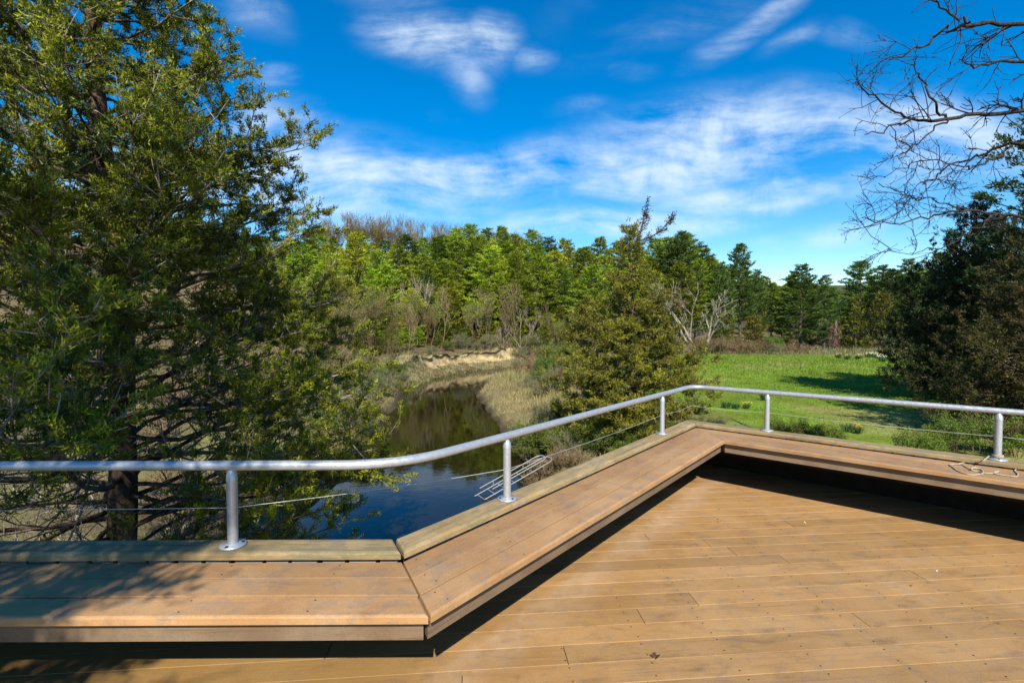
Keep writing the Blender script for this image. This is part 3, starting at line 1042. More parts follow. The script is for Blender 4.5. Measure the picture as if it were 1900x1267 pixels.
def cedar(rng, height, radius, n_limbs, z0, sec_per_m, twig_per_m, tufts, per_tuft, bl, bw, cols, fol_from=0.45, brown=None,
          thick=0.16, leaf_ok=None, lean=(0, 0), top_taper=1.0, twig_col=(0.26, 0.23, 0.19), sec_len=0.34, rise=(0.1, 0.5), flat=1.0, tint=None):
    """eastern red cedar: returns (wood Acc, leaf Acc) around the base at the origin. radius(h, az) gives the crown's reach"""
    W, Lf = Acc(), Acc()
    n = 22
    zs = np.linspace(0, height, n)
    wob = np.cumsum(rng.normal(0, 0.035, (n, 2)), 0)
    tr = np.stack([wob[:, 0] + lean[0] * zs, wob[:, 1] + lean[1] * zs, zs], 1)
    rad = thick * (1 - zs / height) ** 0.9 + 0.012
    rad[0] *= 1.35
    W.tube(tr, rad, (0.085, 0.058, 0.042), 10)
    trunk_at = lambda h: np.array([np.interp(h, zs, tr[:, 0]), np.interp(h, zs, tr[:, 1]), h])
    d0, d1c = np.array(cols[0]), np.array(cols[1])
    P0, P1, R0, R1, WC = [], [], [], [], []
    TP, TD, TL, TA = [], [], [], []
    for i in range(n_limbs):
        h = z0 + (height - z0 - 0.15) * ((i + rng.uniform()) / n_limbs) ** top_taper
        az = i * 2.39996 + rng.uniform(-0.5, 0.5)
        L = radius(h, az) * rng.uniform(0.72, 1.08)
        if L < 0.12:
            continue
        rel = (h - z0) / (height - z0)
        r = rng.uniform(*rise) * (0.5 + rel)
        p = limb_path(rng, trunk_at(h), az, L, r - 0.12 * (1 - rel), rng.uniform(0.0, 0.3) * (0.3 + rel), 10, 0.10)
        lr = 0.007 + 0.0135 * L ** 0.8 * min(1, thick / 0.16)
        k = len(p)
        rr = lr * (1 - 0.85 * np.linspace(0, 1, k))
        P0.append(p[:-1]); P1.append(p[1:]); R0.append(rr[:-1]); R1.append(rr[1:])
        tw = np.array(twig_col)
        c = np.array([0.10, 0.078, 0.06]) + (tw - np.array([0.10, 0.078, 0.06])) * np.linspace(0, 1, k - 1)[:, None] ** 1.5
        WC.append(c * rng.uniform(0.7, 1.2))
        ns = max(3, int(L * sec_per_m))
        ts = np.sort(rng.uniform(0.22, 1.0, ns))
        sp, sd = along(p, ts)
        for j in range(ns):
            t = ts[j]
            sl = L * sec_len * rng.uniform(0.5, 1.25) * (1.15 - 0.6 * t) + 0.12
            dv = unit(sd[j] * rng.uniform(0.4, 1.0) + unit(rng.normal(size=3)) * 0.85 * np.array([1, 1, flat]) + np.array([0, 0, 0.22 * flat]))
            bend = unit(rng.normal(size=3)) * 0.25
            u = np.linspace(0, 1, 4)[:, None]
            q = sp[j] + dv * sl * u + bend * sl * u * u + np.array([0, 0, 0.12 * sl]) * u * u
            sr = 0.42 * lr * (1 - 0.6 * t) + 0.002
            P0.append(q[:-1]); P1.append(q[1:])
            R0.append(sr * np.array([1, .75, .5])); R1.append(sr * np.array([.75, .5, .25]))
            WC.append(np.repeat((tw * rng.uniform(0.5, 1.35))[None], 3, 0))
            nt = max(2, int(sl * twig_per_m))
            tt = rng.uniform(0.15, 1.0, nt)
            tp, td = along(q, tt)
            dirs = unit(td * 0.8 + unit(rng.normal(size=(nt, 3))) * 0.8 * np.array([1, 1, flat]) + np.array([0, 0, 0.25 * flat]))
            tl = rng.uniform(0.4, 1.0, nt) * (0.10 + 0.22 * sl)
            P0.append(tp); P1.append(tp + dirs * tl[:, None])
            R0.append(np.full(nt, 0.0035 + 0.15 * sr)); R1.append(np.full(nt, 0.0018))
            WC.append(np.repeat((tw * rng.uniform(0.5, 1.4))[None], nt, 0))
            frac = t + 0.25 * tt
            keep = rng.uniform(size=nt) < sstep(fol_from - 0.15, fol_from + 0.2, frac)
            if keep.any():
                TP.append(tp[keep]); TD.append(dirs[keep]); TL.append(tl[keep])
                TA.append(np.full(keep.sum(), rng.uniform(0, 1)))
    # the leader
    TP.append(tr[-4:] + 0.0); TD.append(np.tile([0, 0, 1.0], (4, 1))); TL.append(np.full(4, 0.3)); TA.append(np.full(4, 0.5))
    W.segs(np.concatenate(P0), np.concatenate(P1), np.concatenate(R0), np.concatenate(R1), np.concatenate(WC), 3)
    TP, TD, TL, TA = map(np.concatenate, (TP, TD, TL, TA))
    if leaf_ok is not None:
        kk = leaf_ok(TP, rng)
        TP, TD, TL, TA = TP[kk], TD[kk], TL[kk], TA[kk]
    n = len(TP)
    tone = np.clip(0.55 * TA + 0.45 * rng.uniform(size=n), 0, 1) ** 1.35
    bases, dirs, cc = [], [], []
    for s in np.linspace(0.35, 1.0, tufts):
        b = TP + TD * (TL * s)[:, None]
        for _ in range(per_tuft):
            jit = rng.normal(size=(n, 3)) * 0.034 * (bl / 0.08)
            dv = TD * 0.75 + rng.normal(size=(n, 3)) * 0.72 + np.array([0, 0, 0.3])
            bases.append(b + jit)
            dirs.append(dv)
            f = np.clip(tone + rng.normal(size=n) * 0.15 + (0.22 if s > 0.9 else -0.08), 0, 1)[:, None]
            c = d0 + (d1c - d0) * f
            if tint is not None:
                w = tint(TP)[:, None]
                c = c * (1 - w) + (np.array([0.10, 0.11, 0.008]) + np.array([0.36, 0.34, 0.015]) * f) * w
            if brown is not None:
                w = brown(TP, rng)[:, None]
                c = c * (1 - w) + np.array([0.135, 0.075, 0.028]) * w
            cc.append(c)
    B, Dv, K = np.concatenate(bases), np.concatenate(dirs), np.concatenate(cc)
    m = len(B)
    Lf.needles(B, Dv, bl * rng.uniform(0.6, 1.3, m), bw * rng.uniform(0.7, 1.3, m), K, rng)
    return W, Lf


def tree_thing(name, W, Lf, label, loc, rz=0.0, group=None, leaf_mat_=None, cat='tree', scale=1.0, crown='crown', wood='trunk'):
    t = thing(name, label, cat, loc, rz, group)
    t.scale = (scale,) * 3
    if W is not None:
        mobj(wood, W.mesh(wood, M_BARK, True), t)
    if Lf is not None:
        mobj(crown, Lf.mesh(crown, leaf_mat_ or M_LEAF), t)
    return t


# the large cedar beside the deck
def build_left_cedar():
    rng = np.random.default_rng(11)
    bx, by = -5.05, 6.1
    bz = terrain(bx, by) - 0.15
    top = 9.2 - bz

    def radius(h, az):
        z = h + bz
        r = np.interp(z, [-2.6, -1.2, -0.3, 0.6, 1.6, 2.8, 3.6, 4.6, 5.5, 7.5, 9.2], [2.4, 3.2, 3.4, 2.9, 2.5, 2.3, 1.95, 1.5, 1.2, 0.7, 0.12])
        return r * (1 + 0.10 * math.sin(3 * az + h))

    def ok(p, r):
        # the lower inner side away from the river has thinned out to bare twigs
        z = p[:, 2] + bz
        keep = np.ones(len(p))
        thin = sstep(2.2, 0.3, z) * sstep(1.7, 0.0, p[:, 0])
        keep -= 0.88 * thin
        keep -= 0.35 * sstep(1.4, -0.2, z) * sstep(2.4, 1.2, p[:, 0])
        return r.uniform(size=len(p)) < keep

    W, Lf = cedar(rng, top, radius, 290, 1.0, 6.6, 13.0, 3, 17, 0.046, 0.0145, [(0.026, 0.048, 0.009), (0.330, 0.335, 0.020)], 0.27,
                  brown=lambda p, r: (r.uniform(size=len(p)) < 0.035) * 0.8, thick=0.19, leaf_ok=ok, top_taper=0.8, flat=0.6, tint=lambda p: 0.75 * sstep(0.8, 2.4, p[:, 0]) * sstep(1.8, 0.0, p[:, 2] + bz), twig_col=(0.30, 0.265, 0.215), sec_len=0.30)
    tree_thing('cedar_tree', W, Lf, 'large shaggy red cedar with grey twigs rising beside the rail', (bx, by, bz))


build_left_cedar()


def build_mid_cedar():
    rng = np.random.default_rng(5)
    d = 20.0
    base = at_d(1176, 700, d)
    bz = terrain(base[0], d) - 0.1
    top = at_d(1200, 418, d)[2] - bz

    def radius(h, az):
        z = h + bz
        r = np.interp(z, [-2.8, -1.6, -0.6, 0.4, 1.6, 3.0, 4.2, 5.0, 5.8], [2.7, 3.3, 3.3, 2.75, 2.05, 1.3, 0.75, 0.42, 0.15])
        return r * (1 + 0.10 * math.sin(2 * az + 0.6 * h) - 0.06 * math.cos(az))

    W, Lf = cedar(rng, top, radius, 185, 0.25, 5.4, 9.5, 3, 6, 0.10, 0.034, [(0.055, 0.074, 0.010), (0.350, 0.345, 0.030)], 0.22,
                  brown=lambda p, r: np.clip(sstep(0.2, 1.6, p[:, 0] + 0.4 * r.normal(size=len(p))) * sstep(3.4, 5.4, p[:, 2]) * 0.6 + 0.1 * (r.uniform(size=len(p)) < 0.2), 0, 0.85),
                  thick=0.17, sec_len=0.30, rise=(-0.02, 0.25), twig_col=(0.20, 0.165, 0.13), flat=0.3)
    # bent wind-blown leader above the crown
    P = [at_d(1186, 470, d), at_d(1184, 445, d), at_d(1190, 425, d), at_d(1196, 400, d), at_d(1199, 375, d)]
    Q = [at_d(1186, 447, d), at_d(1205, 440, d), at_d(1225, 430, d), at_d(1240, 412, d), at_d(1247, 402, d)]
    org = np.array([base[0], d, bz])
    for pl, r in ((P, 0.05), (Q, 0.03)):
        pl = np.array(pl) - org
        W.tube(pl, np.linspace(r, 0.008, len(pl)), (0.10, 0.075, 0.055), 6)
        t = rng.uniform(0.05, 1, 60)
        sp, sd = along(pl, t)
        dv = unit(sd * 0.5 + rng.normal(size=(60, 3)) * 0.6 + np.array([0.35, 0, 0.1]))
        ln = rng.uniform(0.12, 0.45, 60) * (1.1 - 0.6 * t)
        W.segs(sp, sp + dv * ln[:, None], 0.008, 0.003, (0.12, 0.09, 0.06), 4)
        for s in (0.3, 0.65, 1.0):
            for _ in range(4):
                b = sp + dv * (ln * s)[:, None] + rng.normal(size=(60, 3)) * 0.03
                c = np.array([0.06, 0.055, 0.015]) * rng.uniform(0.5, 1.5, (60, 1))
                Lf.blades(b, dv + rng.normal(size=(60, 3)) * 0.6, 0.09, 0.028, c, rng)
    tree_thing('cedar_tree', W, Lf, 'bushy olive cedar with a bent bare leader at the lawn edge', tuple(org))


build_mid_cedar()


def cone_radius(R, H, sharp=1.0, low=0.75):
    return lambda h, az: R * np.interp(h / H, [0, 0.12, 0.3, 0.6, 0.85, 1.0], [low, 1.0, 0.95, 0.62, 0.28, 0.04]) * (1 + 0.12 * math.sin(2 * az + h))


def cedar_kind(seed, H, R, limbs, cols, bl=0.2, bw=0.06, brown=None, fol=0.25, tuft=(2, 3), spm=2.6, tpm=5.0, thick=0.15):
    rng = np.random.default_rng(seed)
    return cedar(rng, H, cone_radius(R, H), limbs, 0.2, spm, tpm, tuft[0], tuft[1], bl, bw, cols, fol, brown, thick, sec_len=0.3, rise=(0.05, 0.4), twig_col=(0.085, 0.07, 0.055))


def gz(x, y, dz=0.1):
    return terrain(x, y) - dz


def build_right_cedars():
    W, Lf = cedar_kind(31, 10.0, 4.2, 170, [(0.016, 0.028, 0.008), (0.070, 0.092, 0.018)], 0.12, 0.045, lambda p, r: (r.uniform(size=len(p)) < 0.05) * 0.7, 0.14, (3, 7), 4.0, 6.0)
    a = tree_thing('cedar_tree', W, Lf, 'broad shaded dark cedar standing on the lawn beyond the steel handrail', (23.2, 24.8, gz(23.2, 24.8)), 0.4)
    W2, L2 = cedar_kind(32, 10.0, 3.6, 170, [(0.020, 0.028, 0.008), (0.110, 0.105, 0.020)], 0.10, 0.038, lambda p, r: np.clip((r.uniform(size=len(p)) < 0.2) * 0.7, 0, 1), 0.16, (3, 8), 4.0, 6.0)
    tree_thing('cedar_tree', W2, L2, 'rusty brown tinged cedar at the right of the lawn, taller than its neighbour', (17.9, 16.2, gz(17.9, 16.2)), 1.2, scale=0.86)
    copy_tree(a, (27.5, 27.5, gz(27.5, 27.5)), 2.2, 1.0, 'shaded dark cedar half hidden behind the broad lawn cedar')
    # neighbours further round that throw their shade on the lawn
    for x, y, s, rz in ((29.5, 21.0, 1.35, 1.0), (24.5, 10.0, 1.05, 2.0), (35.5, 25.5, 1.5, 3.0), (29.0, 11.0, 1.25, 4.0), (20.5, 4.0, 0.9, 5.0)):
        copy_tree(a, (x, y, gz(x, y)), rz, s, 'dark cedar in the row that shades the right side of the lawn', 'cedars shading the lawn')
    # the cedar behind the camera that throws its shade on the bench
    rng = np.random.default_rng(71)
    bz = gz(-2.75, -2.5)

    def radius(h, az):
        z = h + bz
        return np.interp(z, [-2, 1.5, 2.6, 3.6, 6, 9.5], [0.9, 1.0, 1.7, 2.2, 1.9, 0.3]) * (1 + 0.12 * math.sin(3 * az))
    W3, L3 = cedar(rng, 9.6 - bz, radius, 190, 2.5, 5.5, 11.0, 2, 6, 0.09, 0.03, [(0.02, 0.04, 0.01), (0.13, 0.145, 0.02)], 0.4, None, 0.15, sec_len=0.3)
    tree_thing('cedar_tree', W3, L3, 'cedar behind the deck whose twigs shade the bench end', (-2.75, -2.5, bz))


build_right_cedars()


# ---- far trees: a few kinds, each copied as individuals
def pine_kind(seed, H=17.0, R=3.2, crown_from=0.25, cols=((0.020, 0.042, 0.012), (0.105, 0.155, 0.030)), shape=None, droop=0.0, need=1.0, per=7):
    rng = np.random.default_rng(seed)
    W, Lf = Acc(), Acc()
    zs = np.linspace(0, H, 12)
    wob = np.cumsum(rng.normal(0, 0.07, (12, 2)), 0)
    tr = np.stack([wob[:, 0], wob[:, 1], zs], 1)
    W.tube(tr, 0.24 * (1 - zs / H) + 0.02, (0.10, 0.085, 0.07), 7)
    z = H * crown_from
    BP, BD, BT = [], [], []
    p0, p1, r0 = [], [], []
    shape = shape or ([0, 0.12, 0.35, 0.6, 0.8, 0.93, 1.0], [0.55, 0.9, 1.0, 0.78, 0.46, 0.22, 0.05])
    while z < H - 0.2:
        rel = (z - H * crown_from) / (H * (1 - crown_from))
        nb = rng.integers(4, 7)
        a0 = rng.uniform(0, 6.28)
        for k in range(nb):
            az = a0 + k * 6.283 / nb + rng.uniform(-0.35, 0.35)
            L = R * np.interp(rel, *shape) * rng.uniform(0.55, 1.15)
            st = np.array([np.interp(z, zs, tr[:, 0]), np.interp(z, zs, tr[:, 1]), z + rng.uniform(-0.2, 0.2)])
            p = limb_path(rng, st, az, L, rng.uniform(-0.12, 0.12) + 0.5 * rel - droop, rng.uniform(0.05, 0.28), 5, 0.06)
            p0.append(p[:-1]); p1.append(p[1:]); r0.append(0.05 * (1 - 0.2 * np.arange(4)))
            n = max(5, int(L * 7.0))
            t = rng.uniform(0.25, 1.0, n) ** 0.8
            b, d = along(p, t)
            h = np.array([-math.sin(az), math.cos(az), 0])
            lat = rng.normal(0, 0.17, n) * L * (1.15 - 0.6 * t)
            b = b + h * lat[:, None]
            b[:, 2] += rng.normal(0, 0.05, n) - 0.10 * np.abs(lat) / max(L, 0.3)
            BP.append(b); BD.append(unit(d + h * (np.sign(lat) * 0.7)[:, None] + np.array([0, 0, 0.18])))
            BT.append(np.full(n, rng.uniform(0, 1)) * 0.5 + 0.5 * rng.uniform(size=n))
        z += rng.uniform(0.55, 1.0) * (1.1 - 0.5 * rel)
    # dead stubs below the crown
    for k in range(16):
        zz = rng.uniform(0.08, crown_from + 0.1) * H
        az = rng.uniform(0, 6.28)
        p = limb_path(rng, np.array([0, 0, zz]), az, rng.uniform(0.4, 1.6), rng.uniform(-0.2, 0.2), 0, 4, 0.05)
        p0.append(p[:-1]); p1.append(p[1:]); r0.append(np.array([0.03, 0.022, 0.014]))
    r0 = np.concatenate(r0)
    W.segs(np.concatenate(p0), np.concatenate(p1), r0, r0 * 0.75, (0.12, 0.10, 0.085), 3)
    BP, BD, BT = map(np.concatenate, (BP, BD, BT))
    n = len(BP)
    c0, c1 = np.array(cols[0]), np.array(cols[1])
    for _ in range(per):
        d = BD + rng.normal(size=(n, 3)) * np.array([0.55, 0.55, 0.30]) + np.array([0, 0, 0.08])
        c = c0 + (c1 - c0) * np.clip(BT + rng.normal(0, 0.15, n), 0, 1)[:, None]
        Lf.blades(BP + rng.normal(size=(n, 3)) * np.array([0.12, 0.12, 0.05]), d, rng.uniform(0.3, 0.62, n) * need, rng.uniform(0.08, 0.15, n) * need, c, rng)
    return W, Lf


def bare_kind(seed, H=9.0, col=(0.20, 0.17, 0.14), spread=0.75, levels=4, trunk_r=0.10, leaves=None, n_top=3, minr=0.006, kids=(3, 5), up=0.18, stems=1, blen=0.25):
    """leafless tree or shrub: tapering, forking limbs"""
    rng = np.random.default_rng(seed)
    W = Acc()
    P0, P1, R0, R1, CC = [], [], [], [], []
    tips = []
    base_c = np.array(col)

    def grow(p, d, L, r, lev):
        n = 4
        pts = [p]
        for k in range(n):
            d = unit(d + rng.normal(size=3) * 0.16 + np.array([0, 0, up * 0.5]))
            pts.append(pts[-1] + d * L / n)
        pts = np.array(pts)
        rr = np.maximum(np.linspace(r, r * 0.55, n + 1), minr)
        P0.append(pts[:-1]); P1.append(pts[1:]); R0.append(rr[:-1]); R1.append(rr[1:])
        CC.append(np.repeat((base_c * rng.uniform(0.75, 1.25))[None], n, 0))
        if lev == 0:
            tips.append(np.concatenate([pts[2:], np.repeat(d[None], 3, 0)], 1))
            return
        m = rng.integers(kids[0], kids[1] + 1)
        for k in range(m):
            t = rng.uniform(0.35, 1.0)
            i = min(int(t * n), n - 1)
            q = pts[i] + (pts[i + 1] - pts[i]) * (t * n - i)
            dv = unit(d + unit(rng.normal(size=3)) * spread + np.array([0, 0, up]))
            grow(q, dv, L * rng.uniform(0.48, 0.78), r * rng.uniform(0.38, 0.6), lev - 1)
        grow(pts[-1], d, L * 0.65, r * 0.55, lev - 1)

    for s in range(stems):
        if stems == 1:
            grow(np.zeros(3), np.array([0, 0, 1.0]), H * 0.42, trunk_r, levels)
        else:
            a = rng.uniform(0, 6.28)
            rr = rng.uniform(0, 0.12 * H)
            grow(np.array([rr * math.cos(a), rr * math.sin(a), 0]), unit(np.array([math.cos(a) * 0.5, math.sin(a) * 0.5, 1.0]) + rng.normal(size=3) * 0.15), H * 0.42 * rng.uniform(0.6, 1.1), trunk_r, levels)
    W.segs(np.concatenate(P0), np.concatenate(P1), np.concatenate(R0), np.concatenate(R1), np.concatenate(CC), 3)
    Lf = None
    if leaves is not None:
        c0, c1, size, per = leaves
        T = np.concatenate(tips)
        n = len(T)
        Lf = Acc()
        for _ in range(per):
            c = np.array(c0) + (np.array(c1) - np.array(c0)) * rng.uniform(size=(n, 1))
            Lf.blades(T[:, :3] + rng.normal(size=(n, 3)) * size * 0.9, T[:, 3:] + rng.normal(size=(n, 3)) * 0.9, rng.uniform(0.6, 1.3, n) * size, rng.uniform(0.35, 0.6, n) * size, c, rng)
    return W, Lf


SKY_X = [300, 560, 640, 700, 760, 800, 900, 940, 1000, 1050, 1100, 1150, 1200, 1250, 1280, 1300, 1350, 1375, 1400, 1430, 1490, 1530, 1570, 1600, 1640, 1750]
SKY_Y = [425, 428, 440, 438, 442, 432, 420, 422, 434, 446, 450, 444, 455, 432, 440, 470, 480, 452, 492, 520, 492, 512, 532, 488, 492, 500]


def build_forest():
    rng = random.Random(21)
    pines = []
    G1 = ((0.044, 0.080, 0.012), (0.340, 0.415, 0.036))
    G2 = ((0.085, 0.125, 0.012), (0.480, 0.520, 0.040))
    G3 = ((0.028, 0.056, 0.016), (0.170, 0.240, 0.042))
    specs = [(1, 3.5, .22, G1), (2, 3.1, .30, G1), (3, 3.8, .16, G2), (4, 3.0, .30, G3), (5, 3.6, .22, G2), (6, 3.3, .22, G3)]
    labels = ['tall mid green pine in the forest beyond the river', 'slender mid green pine with a bare lower trunk beyond the river', 'broad bright green pine in the forest beyond the river',
              'slim dark green pine with a bare lower trunk beyond the river', 'bright green pine with layered boughs beyond the river', 'dark green pine with layered boughs beyond the river']
    for i, (sd, R, cf, G) in enumerate(specs):
        W, Lf = pine_kind(100 + sd, 17.0, R, cf, G)
        pines.append(tree_thing('pine_tree', W, Lf, labels[i], (0, 0, 0), 0, 'pines in the forest beyond the river', M_PINE))
    used = [False] * len(pines)
    SHORT = ['tall mid green pine', 'slender mid green pine with bare lower trunk', 'broad bright green pine', 'slim dark green pine with bare lower trunk', 'bright green pine with layered boughs', 'dark green pine with layered boughs']

    def put(kind, x, y, h, rz=None, label=None, group=None, wide=1.0):
        z = gz(x, y, 0.2)
        s = h / 17.0
        rz = rng.uniform(0, 6.28) if rz is None else rz
        sc = (s * wide, s * wide, s)
        if not used[kind]:
            used[kind] = True
            o = pines[kind]
            o.location, o.rotation_euler, o.scale = (x, y, z), (0, 0, rz), sc
            if label:
                o['label'] = label
            if group:
                o['group'] = group
            return o
        return copy_tree(pines[kind], (x, y, z), rz, sc, label, group)

    def top_put(px, ytop, d, kind, label=None, group=None, lo=9, hi=25, wide=1.0, row=None):
        if row:
            label = SHORT[kind] + ' ' + row
            group = 'pines ' + row
        t = at_d(px, ytop, d)
        h = t[2] - gz(t[0], d, 0.2)
        return put(kind, t[0], d, min(max(h, lo), hi), None, label, group, wide)

    # skyline row, then two rows in front of it that stand lower
    px = -120
    while px < 1320:
        d = rng.uniform(98, 112)
        top_put(px, np.interp(px, SKY_X, SKY_Y) + rng.uniform(-7, 14), d, rng.choice([0, 1, 3, 4, 5]), wide=rng.uniform(1.1, 1.5), row='on the skyline of the wooded slope')
        px += rng.uniform(22, 36)
    px = -120
    while px < 1320:
        d = rng.uniform(86, 96)
        top_put(px, np.interp(px, SKY_X, SKY_Y) + rng.uniform(10, 42), d, rng.choice([0, 1, 2, 4, 0, 5, 3]), wide=rng.uniform(1.2, 1.7), row='midway up the wooded slope')
        px += rng.uniform(32, 54)
    px = 540
    while px < 1310:
        d = rng.uniform(76, 85)
        if not (830 < px < 900 or 1130 < px < 1180):
            top_put(px, np.interp(px, SKY_X, SKY_Y) + rng.uniform(34, 80), d, rng.choice([0, 2, 4, 5, 1]), lo=8, wide=rng.uniform(1.2, 1.7), row='at the foot of the wooded slope')
        px += rng.uniform(38, 70)
    # the single pines towards the open end of the lawn
    for (qx, qy, d, k, wd) in [(1262, 432, 92, 3, 1.1), (1376, 452, 96, 3, 1.0), (1340, 486, 90, 5, 1.0), (1318, 478, 100, 0, 1), (1405, 500, 104, 5, 1), (1432, 524, 118, 0, 1), (1470, 505, 112, 2, 1.0),
                               (1492, 490, 98, 5, 1.45), (1532, 510, 104, 5, 1.1), (1452, 530, 125, 4, 1), (1603, 484, 112, 3, 1.5), (1635, 492, 116, 5, 1.3), (1660, 500, 105, 3, 1.3), (1690, 480, 110, 5, 1.2),
                               (1740, 470, 112, 3, 1.2), (1800, 480, 120, 0, 1.2), (1860, 470, 118, 3, 1.2)]:
        t = at_d(qx, qy, d)
        top_put(qx, qy, d, k, lo=7, wide=wd, row='beyond the far end of the lawn')
    px = 1290
    while px < 1990:
        d = rng.uniform(128, 165)
        top_put(px, np.interp(px, [1290, 1420, 1560, 1700, 1990], [470, 515, 528, 505, 500]) + rng.uniform(-6, 14), d, rng.choice([0, 1, 4, 5]), lo=8, wide=1.25, row='on the distant rise behind the lawn pines')
        px += rng.uniform(14, 24)
    for (qx, qy, d, k) in [(665, 432, 82, 2), (700, 468, 74, 4), (735, 452, 84, 0), (782, 470, 80, 2), (690, 545, 63, 2), (645, 515, 68, 4), (612, 470, 72, 2), (820, 480, 82, 4), (760, 535, 70, 2), (840, 520, 76, 2), (585, 500, 60, 0), (560, 450, 76, 4), (720, 560, 64, 4), (875, 500, 80, 0), (800, 545, 72, 1)]:
        top_put(qx, qy, d, k, lo=5, wide=1.45, row='stepping down to the river bend')
    # young bright pines by the bend
    for (qx, qy, d) in [(752, 606, 60, ), (700, 590, 64), (732, 618, 57), (775, 628, 66), (716, 625, 55), (690, 545, 72), (650, 600, 56), (820, 590, 72), (905, 585, 76), (960, 570, 78), (1020, 580, 77), (870, 610, 70), (630, 560, 62)]:
        top_put(qx, qy, d, 2, 'young bushy bright green pine on the bank above the bend', 'young pines by the bend', lo=3.0, wide=1.7)

    # leafless hardwoods
    kinds = [bare_kind(201, 9, (0.215, 0.172, 0.095), 0.62, 4, 0.10, None, kids=(2, 3), minr=0.012, up=0.28),
             bare_kind(202, 9, (0.165, 0.13, 0.068), 0.6, 4, 0.09, ((0.19, 0.15, 0.05), (0.27, 0.22, 0.07), 0.12, 1), kids=(2, 4), minr=0.011, up=0.25),
             bare_kind(203, 9, (0.36, 0.31, 0.23), 0.66, 4, 0.11, None, kids=(2, 3), minr=0.013, up=0.25),
             bare_kind(204, 9, (0.20, 0.165, 0.10), 0.65, 4, 0.10, ((0.19, 0.21, 0.04), (0.36, 0.39, 0.07), 0.20, 2), kids=(2, 4), minr=0.011, up=0.25)]
    blab = ['leafless brown hardwood tree at the forest edge', 'leafless dark brown hardwood tree at the forest edge', 'leafless pale grey hardwood tree at the forest edge', 'budding olive hazed hardwood tree at the forest edge']
    bt = [tree_thing('bare_tree', W, Lf, blab[i], (0, 0, 0), 0, 'leafless trees at the forest edge', M_SHRUB) for i, (W, Lf) in enumerate(kinds)]
    bu = [False] * 4

    def bput(k, x, y, h, label=None, group=None, wide=1.0):
        s = h / 9.0
        z = gz(x, y, 0.15)
        rz = rng.uniform(0, 6.28)
        if not bu[k]:
            bu[k] = True
            bt[k].location, bt[k].rotation_euler, bt[k].scale = (x, y, z), (0, 0, rz), (s * wide, s * wide, s)
            return
        copy_tree(bt[k], (x, y, z), rz, (s * wide, s * wide, s), label, group)

    px = 545
    while px < 1330:
        d = rng.uniform(66, 82)
        x = (px - CX) / F * d
        D, side, _ = river_info(x, d)
        if side[0] > 0 and D[0] > 1.2:
            bput(rng.choice([0, 1, 3, 3, 3, 0, 2]), x, d, rng.uniform(4.5, 11.0))
        px += rng.uniform(5, 9)
    px = 560
    while px < 800:
        d = rng.uniform(44, 64)
        x = (px - CX) / F * d
        D, side, _ = river_info(x, d)
        if side[0] > 0 and D[0] > 2.0:
            bput(rng.choice([1, 1, 3, 3, 0]), x, d, rng.uniform(4.5, 8.5))
        px += rng.uniform(7, 12)
    px = 600
    while px < 1060:
        d = rng.uniform(84, 104)
        bput(rng.choice([0, 2, 3, 3]), (px - CX) / F * d, d, rng.uniform(9, 14), 'slender leafless tree among the pines on the slope', 'leafless trees among the pines', 0.8)
        px += rng.uniform(14, 26)
    px = 590
    while px < 1000:      # crest of the hill
        d = rng.uniform(135, 165)
        t = at_d(px, np.interp(px, [590, 640, 700, 780, 880, 1000], [404, 395, 398, 408, 418, 440]) + rng.uniform(-4, 6), d)
        h = t[2] - gz(t[0], d)
        bput(rng.choice([1, 1, 0]), t[0], d, min(max(h, 7), 20), 'leafless brown hardwood tree on the crest of the hill', 'leafless trees on the hill crest', 1.1)
        px += rng.uniform(5, 9)
    px = 1300
    while px < 1660:
        d = rng.uniform(90, 118)
        x = (px - CX) / F * d
        D, side, _ = river_info(x, d)
        if side[0] > 0 and D[0] > 1.5:
            bput(rng.choice([0, 1, 3, 3]), x, d, rng.uniform(4.5, 9.5))
        px += rng.uniform(11, 22)
    # slope cedars
    cw = cedar_kind(41, 8.0, 2.3, 60, [(0.050, 0.056, 0.010), (0.230, 0.210, 0.030)], 0.42, 0.14, None, 0.15, (2, 3), 2.0, 2.6, 0.12)
    ct = tree_thing('cedar_tree', cw[0], cw[1], 'small olive cedar among the leafless trees beyond the river', (0, 0, 0), 0, 'small cedars beyond the river', M_PINE)
    first = True
    for (qx, qy, d, wd) in [(600, 560, 50, 1), (650, 575, 58, 1.1), (662, 612, 46, 1.0), (830, 555, 74, 1.2), (800, 590, 70, 1.2), (850, 600, 69, 1.0), (905, 565, 78, 1), (580, 600, 44, 1), (880, 615, 68, 1), (985, 575, 77, 1),
                            (1400, 588, 74, 1.9), (1325, 600, 70, 1.2), (1640, 545, 95, 1.2), (1590, 555, 108, 1.2), (1080, 560, 72, 1.2), (620, 520, 66, 1.2), (560, 540, 62, 1.2), (770, 560, 76, 1.0), (690, 590, 52, 1), (640, 545, 70, 1.1), (725, 530, 74, 1), (865, 540, 80, 1.1), (925, 600, 72, 1.1), (955, 590, 74, 1), (1010, 600, 73, 1.1), (1040, 570, 78, 1), (815, 615, 67, 1.1), (600, 640, 40, 1), (1350, 590, 80, 1.1), (1450, 575, 105, 1.2), (1500, 590, 110, 1.2), (1570, 590, 118, 1.2), (675, 640, 44, .9)]:
        t = at_d(qx, qy, d)
        z = gz(t[0], d)
        s = max(t[2] - z, 2.0) / 8.0
